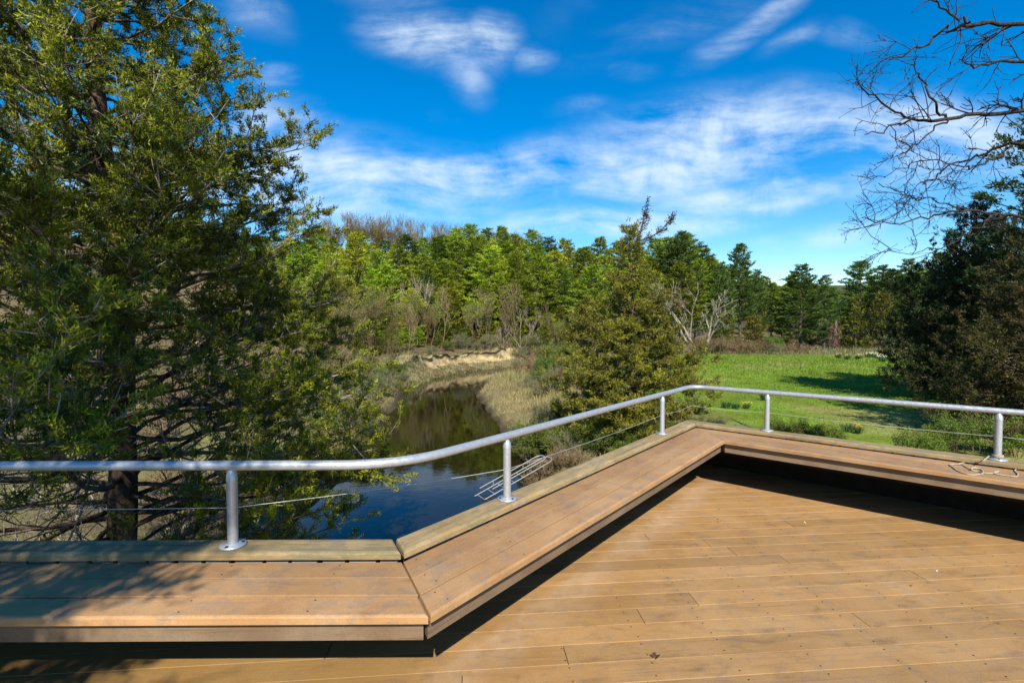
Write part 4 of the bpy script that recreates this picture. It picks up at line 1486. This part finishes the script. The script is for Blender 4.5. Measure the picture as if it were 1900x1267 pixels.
        if first:
            ct.location, ct.scale = (t[0], d, z), (s * wd, s * wd, s)
            first = False
        else:
            lab = ('small olive cedar in the brush beyond the lawn', 'small cedars beyond the lawn') if qx > 1100 else ('small olive cedar on the bank above the river bend', 'small cedars above the bend') if d < 64 else ('small olive cedar among the leafless trees beyond the river', 'small cedars beyond the river')
            copy_tree(ct, (t[0], d, z), rng.uniform(0, 6.28), (s * wd, s * wd, s), *lab)
    # hazy yellow-green tree and the ivy wrapped snag by the far bank
    W, Lf = bare_kind(231, 9, (0.2, 0.17, 0.12), 0.8, 4, 0.12, ((0.17, 0.17, 0.04), (0.26, 0.25, 0.06), 0.22, 2), kids=(3, 4), minr=0.012)
    t = at_d(1562, 525, 120)
    z = gz(t[0], 120)
    tree_thing('budding_tree', W, Lf, 'yellow green budding tree between the far pines', (t[0], 120, z), 0.3, None, M_SHRUB, scale=(t[2] - z) / 9)
    A = Acc()
    A.tube([(0, 0, 0), (0.1, 0, 2), (0.0, 0.1, 4), (0.25, 0.1, 6.4), (0.3, 0.1, 7.6)], [0.5, 0.42, 0.36, 0.3, 0.12], (0.16, 0.12, 0.10), 10)
    r = np.random.default_rng(3)
    for k in range(260):
        a = r.uniform(0, 6.28)
        zz = r.uniform(0.2, 7)
        p = np.array([math.cos(a) * 0.4, math.sin(a) * 0.4, zz])
        q = p + np.array([math.cos(a) * 0.7, math.sin(a) * 0.7, r.uniform(-1.2, 0.6)])
        A.segs(p, q, 0.05, 0.02, np.array([[0.17, 0.10, 0.075]]) * r.uniform(0.6, 1.3), 3)
    t = at_d(1548, 640, 98)
    o = thing('tree_snag', 'broken brown trunk wrapped in dead vines by the far bank', 'tree', (t[0], 98, gz(t[0], 98)))
    mobj('trunk', A.mesh('trunk', M_BARK, True), o)
    # pale lichen covered tree leaning out at the lawn's end
    W, _ = bare_kind(241, 9, (0.27, 0.25, 0.20), 0.95, 4, 0.17, None, kids=(2, 3), minr=0.02, up=0.08, stems=3)
    t = at_d(1300, 475, 68)
    z = gz(t[0], 68)
    o = tree_thing('bare_tree', W, None, 'pale grey lichened bare tree reaching over the end of the lawn', (t[0], 68, z), 2.0, None, None, scale=(t[2] - z) / 9.5)
    o.rotation_euler = (0.0, 0.22, 2.0)


build_forest()


def build_oak():
    """bare oak whose trunk stands right of the view; limbs reach in over the lawn"""
    rng = np.random.default_rng(17)
    d = 7.2
    limbs = [
        [(2120, 20, 0.10), (2000, 35, 0.075), (1900, 42, 0.06), (1800, 42, 0.05), (1750, 60, 0.04), (1700, 88, 0.03), (1650, 112, 0.018)],
        [(1800, 42, 0.035), (1770, 30, 0.03), (1730, 0, 0.022), (1700, -30, 0.016)],
        [(2120, 180, 0.11), (2000, 205, 0.085), (1900, 212, 0.06), (1800, 216, 0.052), (1740, 224, 0.045), (1690, 222, 0.034), (1640, 195, 0.024), (1590, 152, 0.014)],
        [(1755, 222, 0.035), (1735, 190, 0.028), (1712, 150, 0.022), (1690, 120, 0.015)],
        [(1690, 222, 0.025), (1650, 240, 0.018), (1605, 250, 0.012)],
        [(1760, 222, 0.028), (1720, 250, 0.02), (1680, 285, 0.013)],
        [(2120, 250, 0.09), (1980, 262, 0.06), (1890, 262, 0.045), (1820, 285, 0.036), (1770, 305, 0.028), (1735, 330, 0.02), (1700, 345, 0.013)],
        [(1890, 262, 0.03), (1840, 300, 0.025), (1790, 310, 0.02), (1700, 300, 0.014), (1640, 330, 0.01)],
        [(2120, 380, 0.08), (1960, 400, 0.05), (1850, 398, 0.036), (1790, 388, 0.03), (1730, 400, 0.024), (1660, 412, 0.017), (1600, 405, 0.011)],
        [(1790, 388, 0.02), (1740, 370, 0.016), (1680, 365, 0.012), (1630, 340, 0.009)],
        [(1850, 398, 0.02), (1800, 430, 0.018), (1740, 460, 0.013), (1690, 470, 0.009), (1620, 460, 0.007)],
        [(2100, 100, 0.07), (1960, 120, 0.05), (1870, 110, 0.036), (1800, 130, 0.026), (1780, 110, 0.016)],
    ]
    A = Acc()
    base = np.array([10.2, 7.2, gz(10.2, 7.2)])
    tops = at_d(2120, 0, d)
    trunk = np.array([[0, 0, 0], [-0.05, 0, 1.6], [-0.15, 0.1, 3.2], [-0.3, 0, 4.8], [-0.4, 0.1, 6.6], [-0.3, 0.2, 9.0], [-0.1, 0.3, 11]])
    A.tube(trunk, [0.40, 0.29, 0.26, 0.23, 0.19, 0.12, 0.04], (0.085, 0.07, 0.06), 12)
    col = np.array([0.045, 0.038, 0.033])
    P0, P1, R0, R1 = [], [], [], []

    def twig(p, dv, L, r, lev):
        n = 4
        pts = [p]
        dd = dv
        for k in range(n):
            dd = unit(dd + rng.normal(size=3) * 0.2)
            pts.append(pts[-1] + dd * L / n)
        pts = np.array(pts)
        rr = np.linspace(r, r * 0.6, n + 1)
        P0.append(pts[:-1]); P1.append(pts[1:]); R0.append(rr[:-1]); R1.append(rr[1:])
        if lev > 0:
            for k in range(rng.integers(3, 5)):
                t = rng.uniform(0.25, 1.0)
                i = min(int(t * n), n - 1)
                q = pts[i]
                twig(q, unit(dd + unit(rng.normal(size=3)) * 0.9), L * rng.uniform(0.4, 0.7), max(r * 0.66, 0.0032), lev - 1)
        else:
            # swollen buds at the tip
            P0.append(pts[-1:]); P1.append(pts[-1:] + dd * 0.018); R0.append(np.array([0.006])); R1.append(np.array([0.003]))

    for li, lb in enumerate(limbs):
        dep = d + rng.uniform(-0.5, 0.5)
        pl = np.array([at_d(x, y, dep + 0.12 * rng.normal()) for x, y, r in lb]) - base
        if lb[0][0] >= 2100:
            zt = pl[0][2] - 0.8
            st = np.array([np.interp(zt, trunk[:, 2], trunk[:, 0]), np.interp(zt, trunk[:, 2], trunk[:, 1]), zt])
            pl = np.vstack([st, pl])
            rad = [lb[0][2] * 1.2] + [r for _, _, r in lb]
        else:
            rad = [r for _, _, r in lb]
        # smooth and add wander
        tt = np.linspace(0, 1, 4 * len(pl))
        p, _ = along(pl, tt)
        p[1:-1] += rng.normal(size=(len(p) - 2, 3)) * 0.025
        rr = np.interp(tt, np.linspace(0, 1, len(pl)), rad) * 0.52
        A.tube(p, rr, col, 7)
        L = np.sum(np.linalg.norm(np.diff(p, axis=0), axis=1))
        for k in range(int(L * 3.3)):
            t = rng.uniform(0.12, 1.0)
            q, dd = along(p, np.array([t]))
            dv = unit(dd[0] * 0.6 + unit(rng.normal(size=3)) * np.array([1, 0.8, 1]) * 0.9)
            r = np.interp(t, np.linspace(0, 1, len(rr)), rr)
            twig(q[0], dv, rng.uniform(0.25, 0.7), max(0.4 * r, 0.006), 1 if rng.uniform() < 0.45 else 2)
    A.segs(np.concatenate(P0), np.concatenate(P1), np.concatenate(R0), np.concatenate(R1), col, 4)
    o = thing('oak_tree', 'leafless oak with dark twigs spreading over the right side of the lawn', 'tree', tuple(base))
    mobj('trunk', A.mesh('trunk', M_BARK, True), o)
    # the pine behind it
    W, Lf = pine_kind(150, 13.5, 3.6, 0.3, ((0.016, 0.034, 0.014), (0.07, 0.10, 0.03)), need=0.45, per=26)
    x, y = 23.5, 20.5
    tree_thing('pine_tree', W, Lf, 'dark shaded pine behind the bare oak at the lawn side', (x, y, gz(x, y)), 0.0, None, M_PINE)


build_oak()


# ------------------------------------------------------------------ shrubs, reeds, grass, flowers
def build_shrubs():
    rng = random.Random(77)
    K = {
        'green': (bare_kind(301, 2.0, (0.16, 0.13, 0.08), 0.9, 3, 0.018, ((0.09, 0.145, 0.016), (0.20, 0.27, 0.04), 0.06, 4), stems=9, minr=0.004, kids=(3, 4)), 'leafy green shrub'),
        'haze': (bare_kind(302, 2.0, (0.26, 0.24, 0.17), 0.9, 3, 0.016, ((0.13, 0.17, 0.05), (0.24, 0.27, 0.11), 0.05, 2), stems=10, minr=0.005, kids=(3, 4)), 'pale budding grey green shrub'),
        'brown': (bare_kind(303, 2.0, (0.27, 0.205, 0.115), 0.9, 3, 0.014, None, stems=12, minr=0.006, kids=(2, 4)), 'leafless tan brown shrub'),
        'red': (bare_kind(304, 2.0, (0.21, 0.14, 0.09), 0.9, 3, 0.014, ((0.17, 0.10, 0.05), (0.24, 0.15, 0.07), 0.03, 1), stems=11, minr=0.006, kids=(2, 4)), 'leafless reddish brown shrub'),
    }
    protos = {}
    for k, ((W, Lf), lab) in K.items():
        protos[k] = [tree_thing('shrub', W, Lf, lab, (0, 0, 0), 0, lab + 's on the river banks', M_SHRUB, 'shrub', crown='foliage', wood='stem'), False, lab]

    def put(kind, x, y, h, wide=1.0, where='', grp='', dz=0.1):
        o, used, lab = protos[kind]
        z = gz(x, y, dz)
        s = h / 1.75
        sc = (s * wide, s * wide, s)
        if not used:
            protos[kind][1] = True
            o.location, o.scale = (x, y, z), sc
            o['label'] = lab + ' ' + where
            o['group'] = lab + 's ' + grp
            return
        copy_tree(o, (x, y, z), rng.uniform(0, 6.28), sc, lab + ' ' + where, lab + 's ' + grp)

    def pput(kind, px, py, h, e=None, wide=1.0, where='', grp=''):
        # walk the ray of a base pixel to the ground
        r = ray(px, py)
        t0 = 8.0
        for i in range(4000):
            p = np.array([0, 0, EYE]) + r * t0
            if p[2] < terrain(p[0], p[1]):
                break
            t0 += 0.05 + t0 * 0.002
            if t0 > 200:
                break
        put(kind, p[0], p[1], h, wide, where, grp)

    # left bank
    for (px, py, h, k) in [(640, 745, 2.6, 'green'), (668, 725, 2.2, 'haze'), (720, 700, 1.6, 'green'), (700, 722, 1.4, 'green'), (760, 690, 1.3, 'green'), (690, 712, 1.8, 'green'), (655, 770, 2.4, 'haze'), (702, 735, 1.8, 'haze'), (630, 705, 2.6, 'haze'), (685, 770, 1.6, 'brown'), (712, 715, 1.5, 'haze'),
                           (670, 800, 1.7, 'brown'), (735, 700, 1.5, 'green'), (745, 708, 1.2, 'haze'), (610, 740, 2.6, 'brown'), (600, 700, 2.4, 'haze'), (725, 690, 1.4, 'haze'), (640, 800, 2.0, 'haze')]:
        pput(k, px, py, h, wide=1.25, where='on the left river bank', grp='on the left river bank')
    # far bank round the bend
    for (px, py, h, k) in [(905, 650, 2.4, 'haze'), (935, 655, 2.0, 'brown'), (950, 652, 2.2, 'green'), (975, 655, 2.6, 'haze'), (1000, 652, 2.6, 'haze'), (1030, 655, 2.4, 'haze'), (885, 648, 2.0, 'brown'), (960, 668, 2.0, 'haze'),
                           (860, 648, 2.2, 'haze'), (835, 652, 1.6, 'green'), (925, 668, 1.2, 'brown'), (770, 668, 1.5, 'brown'), (800, 660, 1.3, 'haze'), (1050, 662, 2.6, 'green'), (1010, 668, 2.2, 'haze')]:
        pput(k, px, py, h, wide=1.3, where='beyond the river bend', grp='beyond the river bend')
    # right bank behind the reeds
    for (px, py, h, k) in [(975, 700, 1.9, 'red'), (1000, 690, 2.3, 'red'), (1015, 715, 2.3, 'green'), (1040, 705, 2.2, 'green'), (1030, 730, 2.0, 'haze'), (985, 720, 1.3, 'haze'), (960, 690, 1.5, 'haze'), (1060, 720, 2.2, 'red'), (1005, 735, 1.6, 'brown'), (1055, 690, 2.5, 'green')]:
        pput(k, px, py, h, wide=1.25, where='behind the reeds on the right bank', grp='behind the reeds')
    # near right bank below the deck
    for (px, py, h, k) in [(985, 860, 1.5, 'green'), (1010, 845, 1.6, 'green'), (1055, 850, 1.1, 'haze'), (1090, 835, 1.5, 'green'), (1110, 850, 1.3, 'green'), (1130, 830, 1.7, 'green'), (1040, 870, 1.0, 'brown'), (1010, 885, 0.9, 'brown'),
                           (1075, 868, 0.9, 'brown'), (970, 835, 1.2, 'green'), (1150, 850, 1.2, 'green'), (990, 905, 0.7, 'brown'), (1180, 845, 1.4, 'green'), (1230, 840, 1.3, 'green'), (1012, 786, 1.2, 'haze'), (1040, 782, 1.4, 'green'), (1062, 785, 1.4, 'green')]:
        pput(k, px, py, h, wide=1.3, where='on the near bank below the deck', grp='on the near bank below the deck')
    # along the deck's lawn side
    for (px, py, h, k) in [(1450, 830, 1.25, 'green'), (1500, 835, 1.35, 'green'), (1550, 845, 1.1, 'green'), (1340, 815, 1.0, 'haze'), (1300, 820, 1.3, 'green'), (1390, 820, 0.8, 'haze'), (1690, 860, 1.3, 'green'), (1730, 850, 1.2, 'green'), (1780, 840, 1.6, 'green'),
                           (1830, 840, 1.8, 'red'), (1880, 850, 1.7, 'green'), (1760, 800, 1.7, 'red'), (1860, 800, 2.0, 'green')]:
        pput(k, px, py, h * 0.8, wide=1.25, where='beside the lawn edge of the deck', grp='beside the lawn edge of the deck')
    # far edge of the lawn
    for (px, h, k, d) in [(1290, 2.6, 'brown', 66), (1315, 2.8, 'red', 67), (1340, 2.6, 'brown', 67), (1365, 2.4, 'red', 68), (1390, 2.0, 'brown', 67), (1425, 2.0, 'red', 68), (1350, 2.2, 'green', 69), (1400, 1.8, 'green', 68), (1310, 1.6, 'haze', 66), (1435, 1.6, 'haze', 67), (1445, 2.6, 'green', 72), (1462, 1.8, 'brown', 67), (1480, 1.3, 'red', 67), (1500, 1.6, 'brown', 69),
                          (1600, 2.6, 'haze', 110), (1630, 2.2, 'brown', 90), (1650, 2.4, 'haze', 88), (1560, 2.8, 'green', 122), (1595, 3.2, 'green', 118), (1520, 3.0, 'red', 118), (1500, 2.6, 'haze', 112), (1620, 2.2, 'brown', 104), (1470, 3.5, 'red', 108), (1440, 3.2, 'brown', 104), (1410, 3.4, 'red', 100)]:
        x = (px - CX) / F * d
        D, side, _ = river_info(x, d)
        if D[0] > 0.2:
            put(k, x, d, h, 1.3, 'at the far end of the lawn', 'at the far end of the lawn')
    # under the left cedar
    for (x, y, h, k) in [(-9, 13, 1.6, 'brown'), (-12, 16, 2.0, 'brown'), (-8.5, 17, 1.8, 'haze'), (-14, 22, 2.4, 'brown'), (-11, 25, 2.2, 'haze'), (-18, 26, 2.5, 'brown'), (-7.5, 9.5, 0.9, 'green'), (-21, 32, 3, 'haze'), (-16, 34, 3, 'brown'), (-13, 40, 3, 'brown'), (-24, 22, 2.6, 'brown')]:
        put(k, x, y, h, 1.2, 'on the slope behind the large cedar', 'on the slope behind the large cedar')
    for k, (o, used, lab) in protos.items():
        pass


build_shrubs()


def scatter(n, xr, yr, seed, accept):
    r = np.random.default_rng(seed)
    x = r.uniform(*xr, n)
    y = r.uniform(*yr, n)
    z, D, side, k = terrain(x, y, True)
    ok = accept(x, y, z, D, side, r)
    return x[ok], y[ok], z[ok], D[ok], side[ok], r


def build_grass():
    # lawn grass
    def acc(x, y, z, D, side, r):
        vis = (np.abs(x) < y * 1.15 + 2)
        return vis & (r.uniform(size=len(x)) < lawn_mask(x, y, D, side)) & (r.uniform(size=len(x)) < np.clip(24 / y, 0.25, 1))
    x, y, z, D, side, r = scatter(150000, (4, 62), (9, 66), 1, acc)
    A = Acc()
    n = len(x)
    P = np.stack([x, y, z - 0.02], 1)
    s = np.clip(y / 26, 0.7, 2.0)
    g = fnoise(x, y, 0.35, 11)
    g2 = fnoise(x, y, 0.9, 12)
    dry = np.clip(sstep(0.2, 0.9, g * 0.6 + g2 * 0.4 + 0.25 * sstep(26, 16, y)) + r.normal(0, 0.12, n), 0, 1)[:, None]
    c = np.array([0.155, 0.24, 0.020]) * r.uniform(0.7, 1.35, (n, 1))
    c = c * (1 - 0.7 * dry) + np.array([0.24, 0.22, 0.075]) * 0.7 * dry
    A.blades(P, np.stack([r.normal(0, 0.5, n), r.normal(0, 0.5, n), np.ones(n)], 1), 0.10 * s * r.uniform(0.6, 1.5, n), 0.035 * s, c, r)
    o = mobj('lawn_grass', A.mesh('lawn_grass', M_GRASS))
    o['kind'] = 'stuff'
    tag(o, 'short bright green lawn grass with paler dry patches', 'grass')

    # straw-coloured reeds on the low shelf inside the bend and along the banks
    def acc2(x, y, z, D, side, r):
        vis = (np.abs(x) < y * 1.1 + 2)
        shelf = (side < 0) * (D > 0.15) * (D < 7.0) * (y > 12)
        bank = (side > 0) * (D > 0.1) * (D < 3.0) * 0.5 * ((y < 46) | (x > 6))
        p = np.maximum(shelf * sstep(7.5, 3.0, D) * np.clip(0.75 + 0.5 * fnoise(x, y, 0.8, 15), 0, 1), bank)
        return vis & (r.uniform(size=len(x)) < p) & (r.uniform(size=len(x)) < np.clip(22 / np.maximum(y, 1), 0.3, 1))
    x, y, z, D, side, r = scatter(170000, (-16, 14), (9, 70), 2, acc2)
    n = len(x)
    A = Acc()
    s = np.clip(y / 30, 0.75, 1.5)
    P = np.stack([x, y, z - 0.03], 1)
    c = np.array([0.36, 0.29, 0.14]) * r.uniform(0.65, 1.25, (n, 1))
    gm = (np.clip(0.35 + 0.7 * fnoise(x, y, 0.9, 16), 0, 1) * (r.uniform(size=n) < 0.55))[:, None]
    c = c * (1 - gm) + np.array([0.16, 0.20, 0.045]) * gm
    A.blades(P, np.stack([r.normal(0, 0.35, n), r.normal(0, 0.35, n), np.ones(n)], 1), r.uniform(0.25, 0.75, n) * s * (0.45 + 0.55 * sstep(0.5, 3.0, D)), 0.030 * s, c, r)
    o = mobj('reeds', A.mesh('reeds', M_GRASS))
    o['kind'] = 'stuff'
    tag(o, 'straw coloured reeds and dead grass along the river banks', 'reeds')

    # rough grass on the slope behind the large cedar and under the deck side
    def acc3(x, y, z, D, side, r):
        vis = (np.abs(x) < y * 1.2 + 3)
        lm = lawn_mask(x, y, D, side)
        p = np.where(side > 0, (D > 0.3) * 0.9 * ((y < 46) | (D > 3.6)), (1 - lm) * (D > 4) * (y < 30) * 0.8)
        far = (y > 64) * (y < 80) * (x > 18) * (D > 0.3) * 0.8
        return vis & (r.uniform(size=len(x)) < np.maximum(p * (y < 60), far)) & (r.uniform(size=len(x)) < np.clip(16 / np.maximum(y, 1), 0.2, 1))
    x, y, z, D, side, r = scatter(200000, (-40, 60), (6, 80), 3, acc3)
    n = len(x)
    A = Acc()
    s = np.clip(y / 22, 0.7, 2.2)
    c = np.array([0.27, 0.22, 0.115]) * r.uniform(0.55, 1.3, (n, 1))
    gm = (np.clip(0.35 + 0.8 * fnoise(x, y, 0.6, 18), 0, 1) * (r.uniform(size=n) < 0.7))[:, None]
    c = c * (1 - gm) + np.array([0.11, 0.18, 0.03]) * gm
    A.blades(np.stack([x, y, z - 0.03], 1), np.stack([r.normal(0, 0.5, n), r.normal(0, 0.5, n), np.ones(n)], 1), r.uniform(0.12, 0.4, n) * s, 0.028 * s, c, r)
    o = mobj('rough_grass', A.mesh('rough_grass', M_GRASS))
    o['kind'] = 'stuff'
    tag(o, 'rough tan and green grass on the wooded slopes', 'grass')


build_grass()


def build_flowers():
    def clump(seed, petal, nflow, H=0.38):
        r = np.random.default_rng(seed)
        A, B = Acc(), Acc()
        n = 90
        a = r.uniform(0, 6.28, n)
        rad = r.uniform(0, 0.16, n)
        P = np.stack([np.cos(a) * rad, np.sin(a) * rad, np.zeros(n)], 1)
        A.blades(P, np.stack([np.cos(a) * 0.35, np.sin(a) * 0.35, np.ones(n)], 1) + r.normal(0, 0.1, (n, 3)), H * r.uniform(0.7, 1.1, n), 0.028, np.array([0.06, 0.12, 0.04]) * r.uniform(0.7, 1.4, (n, 1)), r)
        for k in range(nflow):
            c = np.array([r.normal(0, 0.13), r.normal(0, 0.11), H * r.uniform(0.85, 1.2)])
            B.segs(np.array([c[0] * 0.5, c[1] * 0.5, 0.0]), c, 0.005, 0.005, (0.06, 0.12, 0.03), 4)
            f = unit(np.array([r.normal(0, 0.4), -1, 0.25]))
            u1 = unit(np.cross(f, [0, 0, 1.0]))
            u2 = np.cross(u1, f)
            m = 6
            an = np.arange(m) * math.tau / m
            dirs = np.cos(an)[:, None] * u1 + np.sin(an)[:, None] * u2
            B.blades(np.repeat(c[None], m, 0), dirs, 0.05, 0.042, petal, r, up=f)
            B.tube([c, c + f * 0.015, c + f * 0.035], [0.012, 0.016, 0.022], (0.75, 0.45, 0.02), 8)
        return A, B
    M_P = leaf_mat('petal', 0.3, 0.0, 0.0)
    protos = {}
    for kind, petal, nf, lab in (('yellow', (0.80, 0.58, 0.02), 10, 'clump of yellow daffodils on the lawn near the deck'), ('white', (0.80, 0.80, 0.70), 11, 'clump of white daffodils in the shade at the lawn side'), ('leaf', (0.1, 0.2, 0.05), 0, 'dark green clump of daffodil leaves without flowers')):
        A, B = clump(5 if kind == 'yellow' else 6, petal, nf)
        t = thing('daffodil_clump', lab, 'flowers', (0, 0, 0))
        mobj('foliage', A.mesh('foliage', M_GRASS), t)
        if nf:
            mobj('blossom', B.mesh('blossom', M_P), t)
        protos[kind] = [t, False]

    def put(kind, px, py, s, label, group=None):
        p = on_z(px, py, LAWN_Z)
        z = terrain(p[0], p[1])
        t, used = protos[kind]
        if not used:
            protos[kind][1] = True
            t.location, t.scale = (p[0], p[1], z), (s, s, s)
            t['label'] = label
            if group:
                t['group'] = group
            return
        copy_tree(t, (p[0], p[1], z), px * 0.37, s, label, group)
    put('yellow', 1385, 757, 0.75, 'clump of yellow daffodils out on the open lawn')
    put('yellow', 1592, 800, 0.8, 'clump of yellow daffodils close below the parapet')
    put('leaf', 1347, 757, 1.0, 'dark leafy clump without flowers beside the yellow daffodils', 'flowerless daffodil leaves')
    put('leaf', 1365, 758, 0.9, 'dark leafy clump without flowers beside the yellow daffodils', 'flowerless daffodil leaves')
    put('white', 1419, 742, 1.1, 'clump of white daffodils behind a handrail post')
    put('leaf', 1572, 797, 0.95, 'dark leafy clump next to the daffodils below the parapet')
    for px, py in [(1556, 663), (1573, 666), (1592, 666), (1611, 662), (1622, 662), (1630, 667), (1638, 672), (1648, 664)]:
        put('white', px, py, 1.6, 'clump of white daffodils along the far side of the lawn', 'white daffodils along the far side of the lawn')


build_flowers()


# ------------------------------------------------------------------ ladder in the river, rope on the bench, debris
def build_ladder():
    t = thing('ladder', 'bent aluminium dock ladder lying half sunk at the river edge', 'ladder')
    lo, hi = on_z(874, 924, WATER_Z - 0.05), at_d(1012, 846, 17.6)
    lo2, hi2 = on_z(898, 932, WATER_Z - 0.05), at_d(1020, 856, 17.0)
    A0 = at_d(870, 921, lo[1])
    # two hooped stringers joined by rungs
    ax = unit(hi - lo)
    wd = (lo2 - lo)
    wd = unit(wd - ax * np.dot(wd, ax)) * 0.46
    org = lo
    L = np.linalg.norm(hi - lo)

    def hoop(o0, width, start, mat_name):
        p = [o0 + ax * s for s in np.linspace(start, L - 0.2, 8)]
        c = o0 + ax * (L - 0.2) + width * 0.5
        r = np.linalg.norm(width) * 0.5
        for a in np.linspace(math.pi / 2, -math.pi / 2, 9)[1:-1]:
            p.append(c + ax * (math.cos(a) * r) - unit(width) * (math.sin(a) * r))
        p += [o0 + width + ax * s for s in np.linspace(L - 0.2, start + 0.25, 8)]
        A = Acc()
        A.tube(np.array(p) - org, 0.019, (0.6, 0.6, 0.6), 8)
        return mobj('stringer', A.mesh('stringer', M_ALU, True), t)
    lift = np.array([0, 0, 0.17])
    hoop(org, wd, -0.2, 's')
    hoop(org + lift + ax * -0.25, wd * 0.9, 0.6, 's')
    for s in np.linspace(0.25, L - 0.55, 7):
        A = Acc()
        A.tube(np.array([org + ax * s - wd * 0.02, org + ax * s + wd * 0.5, org + ax * s + wd * 1.12]) - org, 0.014, (0.6, 0.6, 0.6), 8)
        mobj('rung', A.mesh('rung', M_ALU, True), t)
    for s in (0.9, 2.2):
        A = Acc()
        A.tube(np.array([org + ax * s, org + ax * s + lift * 0.5, org + ax * (s) + lift]) - org, 0.014, (0.6, 0.6, 0.6), 8)
        mobj('spacer', A.mesh('spacer', M_ALU, True), t)
    t.location = tuple(org)


build_ladder()


def build_rope():
    t = thing('rope', 'thin pale rope tied round a post and coiled on the bench', 'rope')
    zt = SEAT_Z + 0.006
    zc = CAP_Z + 0.024
    rng = random.Random(2)
    loops = [
        [(1835, 846, zc), (1826, 853, zc - 0.012), (1817, 857, zt + 0.03), (1800, 857, zt + 0.002), (1782, 859, zt), (1779, 861, zt), (1787, 863, zt), (1800, 870, zt), (1803, 868, zt), (1812, 867, zt), (1822, 872, zt), (1824, 877, zt + 0.008), (1815, 880, zt), (1797, 880, zt), (1778, 874, zt),
         (1769, 867, zt), (1762, 862, zt), (1767, 861, zt), (1782, 861, zt + 0.008)],
        [(1850, 847, zc), (1858, 853, zc - 0.012), (1868, 855, zt + 0.035), (1878, 856, zt + 0.004), (1886, 863, zt), (1887, 869, zt), (1883, 873, zt), (1889, 880, zt), (1884, 884, zt), (1868, 882, zt), (1848, 879, zt), (1845, 876, zt), (1853, 873, zt), (1846, 877, zt), (1826, 877, zt), (1815, 874, zt), (1806, 873, zt), (1803, 870, zt + 0.008), (1808, 868, zt + 0.008), (1818, 869, zt)],
    ]
    for lp in loops:
        pl = np.array([on_z(x, y, z) for x, y, z in lp])
        # smooth (Catmull-Rom)
        out = []
        for i in range(len(pl) - 1):
            p0, p1, p2, p3 = pl[max(i - 1, 0)], pl[i], pl[i + 1], pl[min(i + 2, len(pl) - 1)]
            for u in np.linspace(0, 1, 6, endpoint=False):
                out.append(0.5 * ((2 * p1) + (-p0 + p2) * u + (2 * p0 - 5 * p1 + 4 * p2 - p3) * u * u + (-p0 + 3 * p1 - 3 * p2 + p3) * u ** 3))
        out.append(pl[-1])
        A = Acc()
        A.tube(np.array(out), 0.0042, (0.5, 0.5, 0.4), 7)
        mobj('strand', A.mesh('strand', M_ROPE, True), t)
    c = on_z(1848, 848, CAP_Z)[:2]
    line = off_line(0.492)
    c = line[2] + d3 * np.dot(c - line[2], d3)
    k = np.linspace(0, math.tau * 2.2, 50)
    A = Acc()
    A.tube(np.stack([c[0] + 0.032 * np.cos(k), c[1] + 0.032 * np.sin(k), CAP_Z + 0.024 + 0.004 * k / 3], 1), 0.0042, (0.5, 0.5, 0.4), 7)
    mobj('hitch', A.mesh('hitch', M_ROPE, True), t)


build_rope()


def build_debris():
    r = np.random.default_rng(9)
    M_D = leaf_mat('dry_leaf', 0.15, 0.3, 0.02)
    A = Acc()
    n = 46
    x = r.uniform(-2.5, 4.5, n)
    y = r.uniform(2.2, 5.2, n)
    ok = [(np.dot(np.array([a, b]) - C2, n3) < -0.02) and (np.dot(np.array([a, b]) - C1, n2) < 0.1) for a, b in zip(x, y)]
    P = np.stack([x, y, np.full(n, 0.003)], 1)[ok]
    m = len(P)
    c = np.where(r.uniform(size=(m, 1)) < 0.35, np.array([[0.6, 0.56, 0.42]]), np.array([[0.12, 0.075, 0.04]]))
    A.blades(P, np.stack([r.normal(size=m), r.normal(size=m), np.full(m, 0.15)], 1), r.uniform(0.008, 0.028, m), r.uniform(0.004, 0.012, m), c, r)
    o = mobj('leaf_litter', A.mesh('leaf_litter', M_D))
    o['kind'] = 'stuff'
    tag(o, 'scattered bits of leaf and chaff on the deck boards', 'litter')
    # one curled leaf
    A = Acc()
    p = on_z(1217, 1219, 0.004)
    for a in (0.3, 1.6, 2.9, 4.6):
        A.blades(np.array([[0, 0, 0.0]]), np.array([[math.cos(a), math.sin(a), 0.45]]), np.array([0.03]), np.array([0.016]), np.array([[0.09, 0.045, 0.02]]), r)
    o = mobj('dead_leaf', A.mesh('dead_leaf', M_D))
    o.location = tuple(p)
    tag(o, 'small curled dark brown leaf lying on the deck boards', 'leaf')


build_debris()
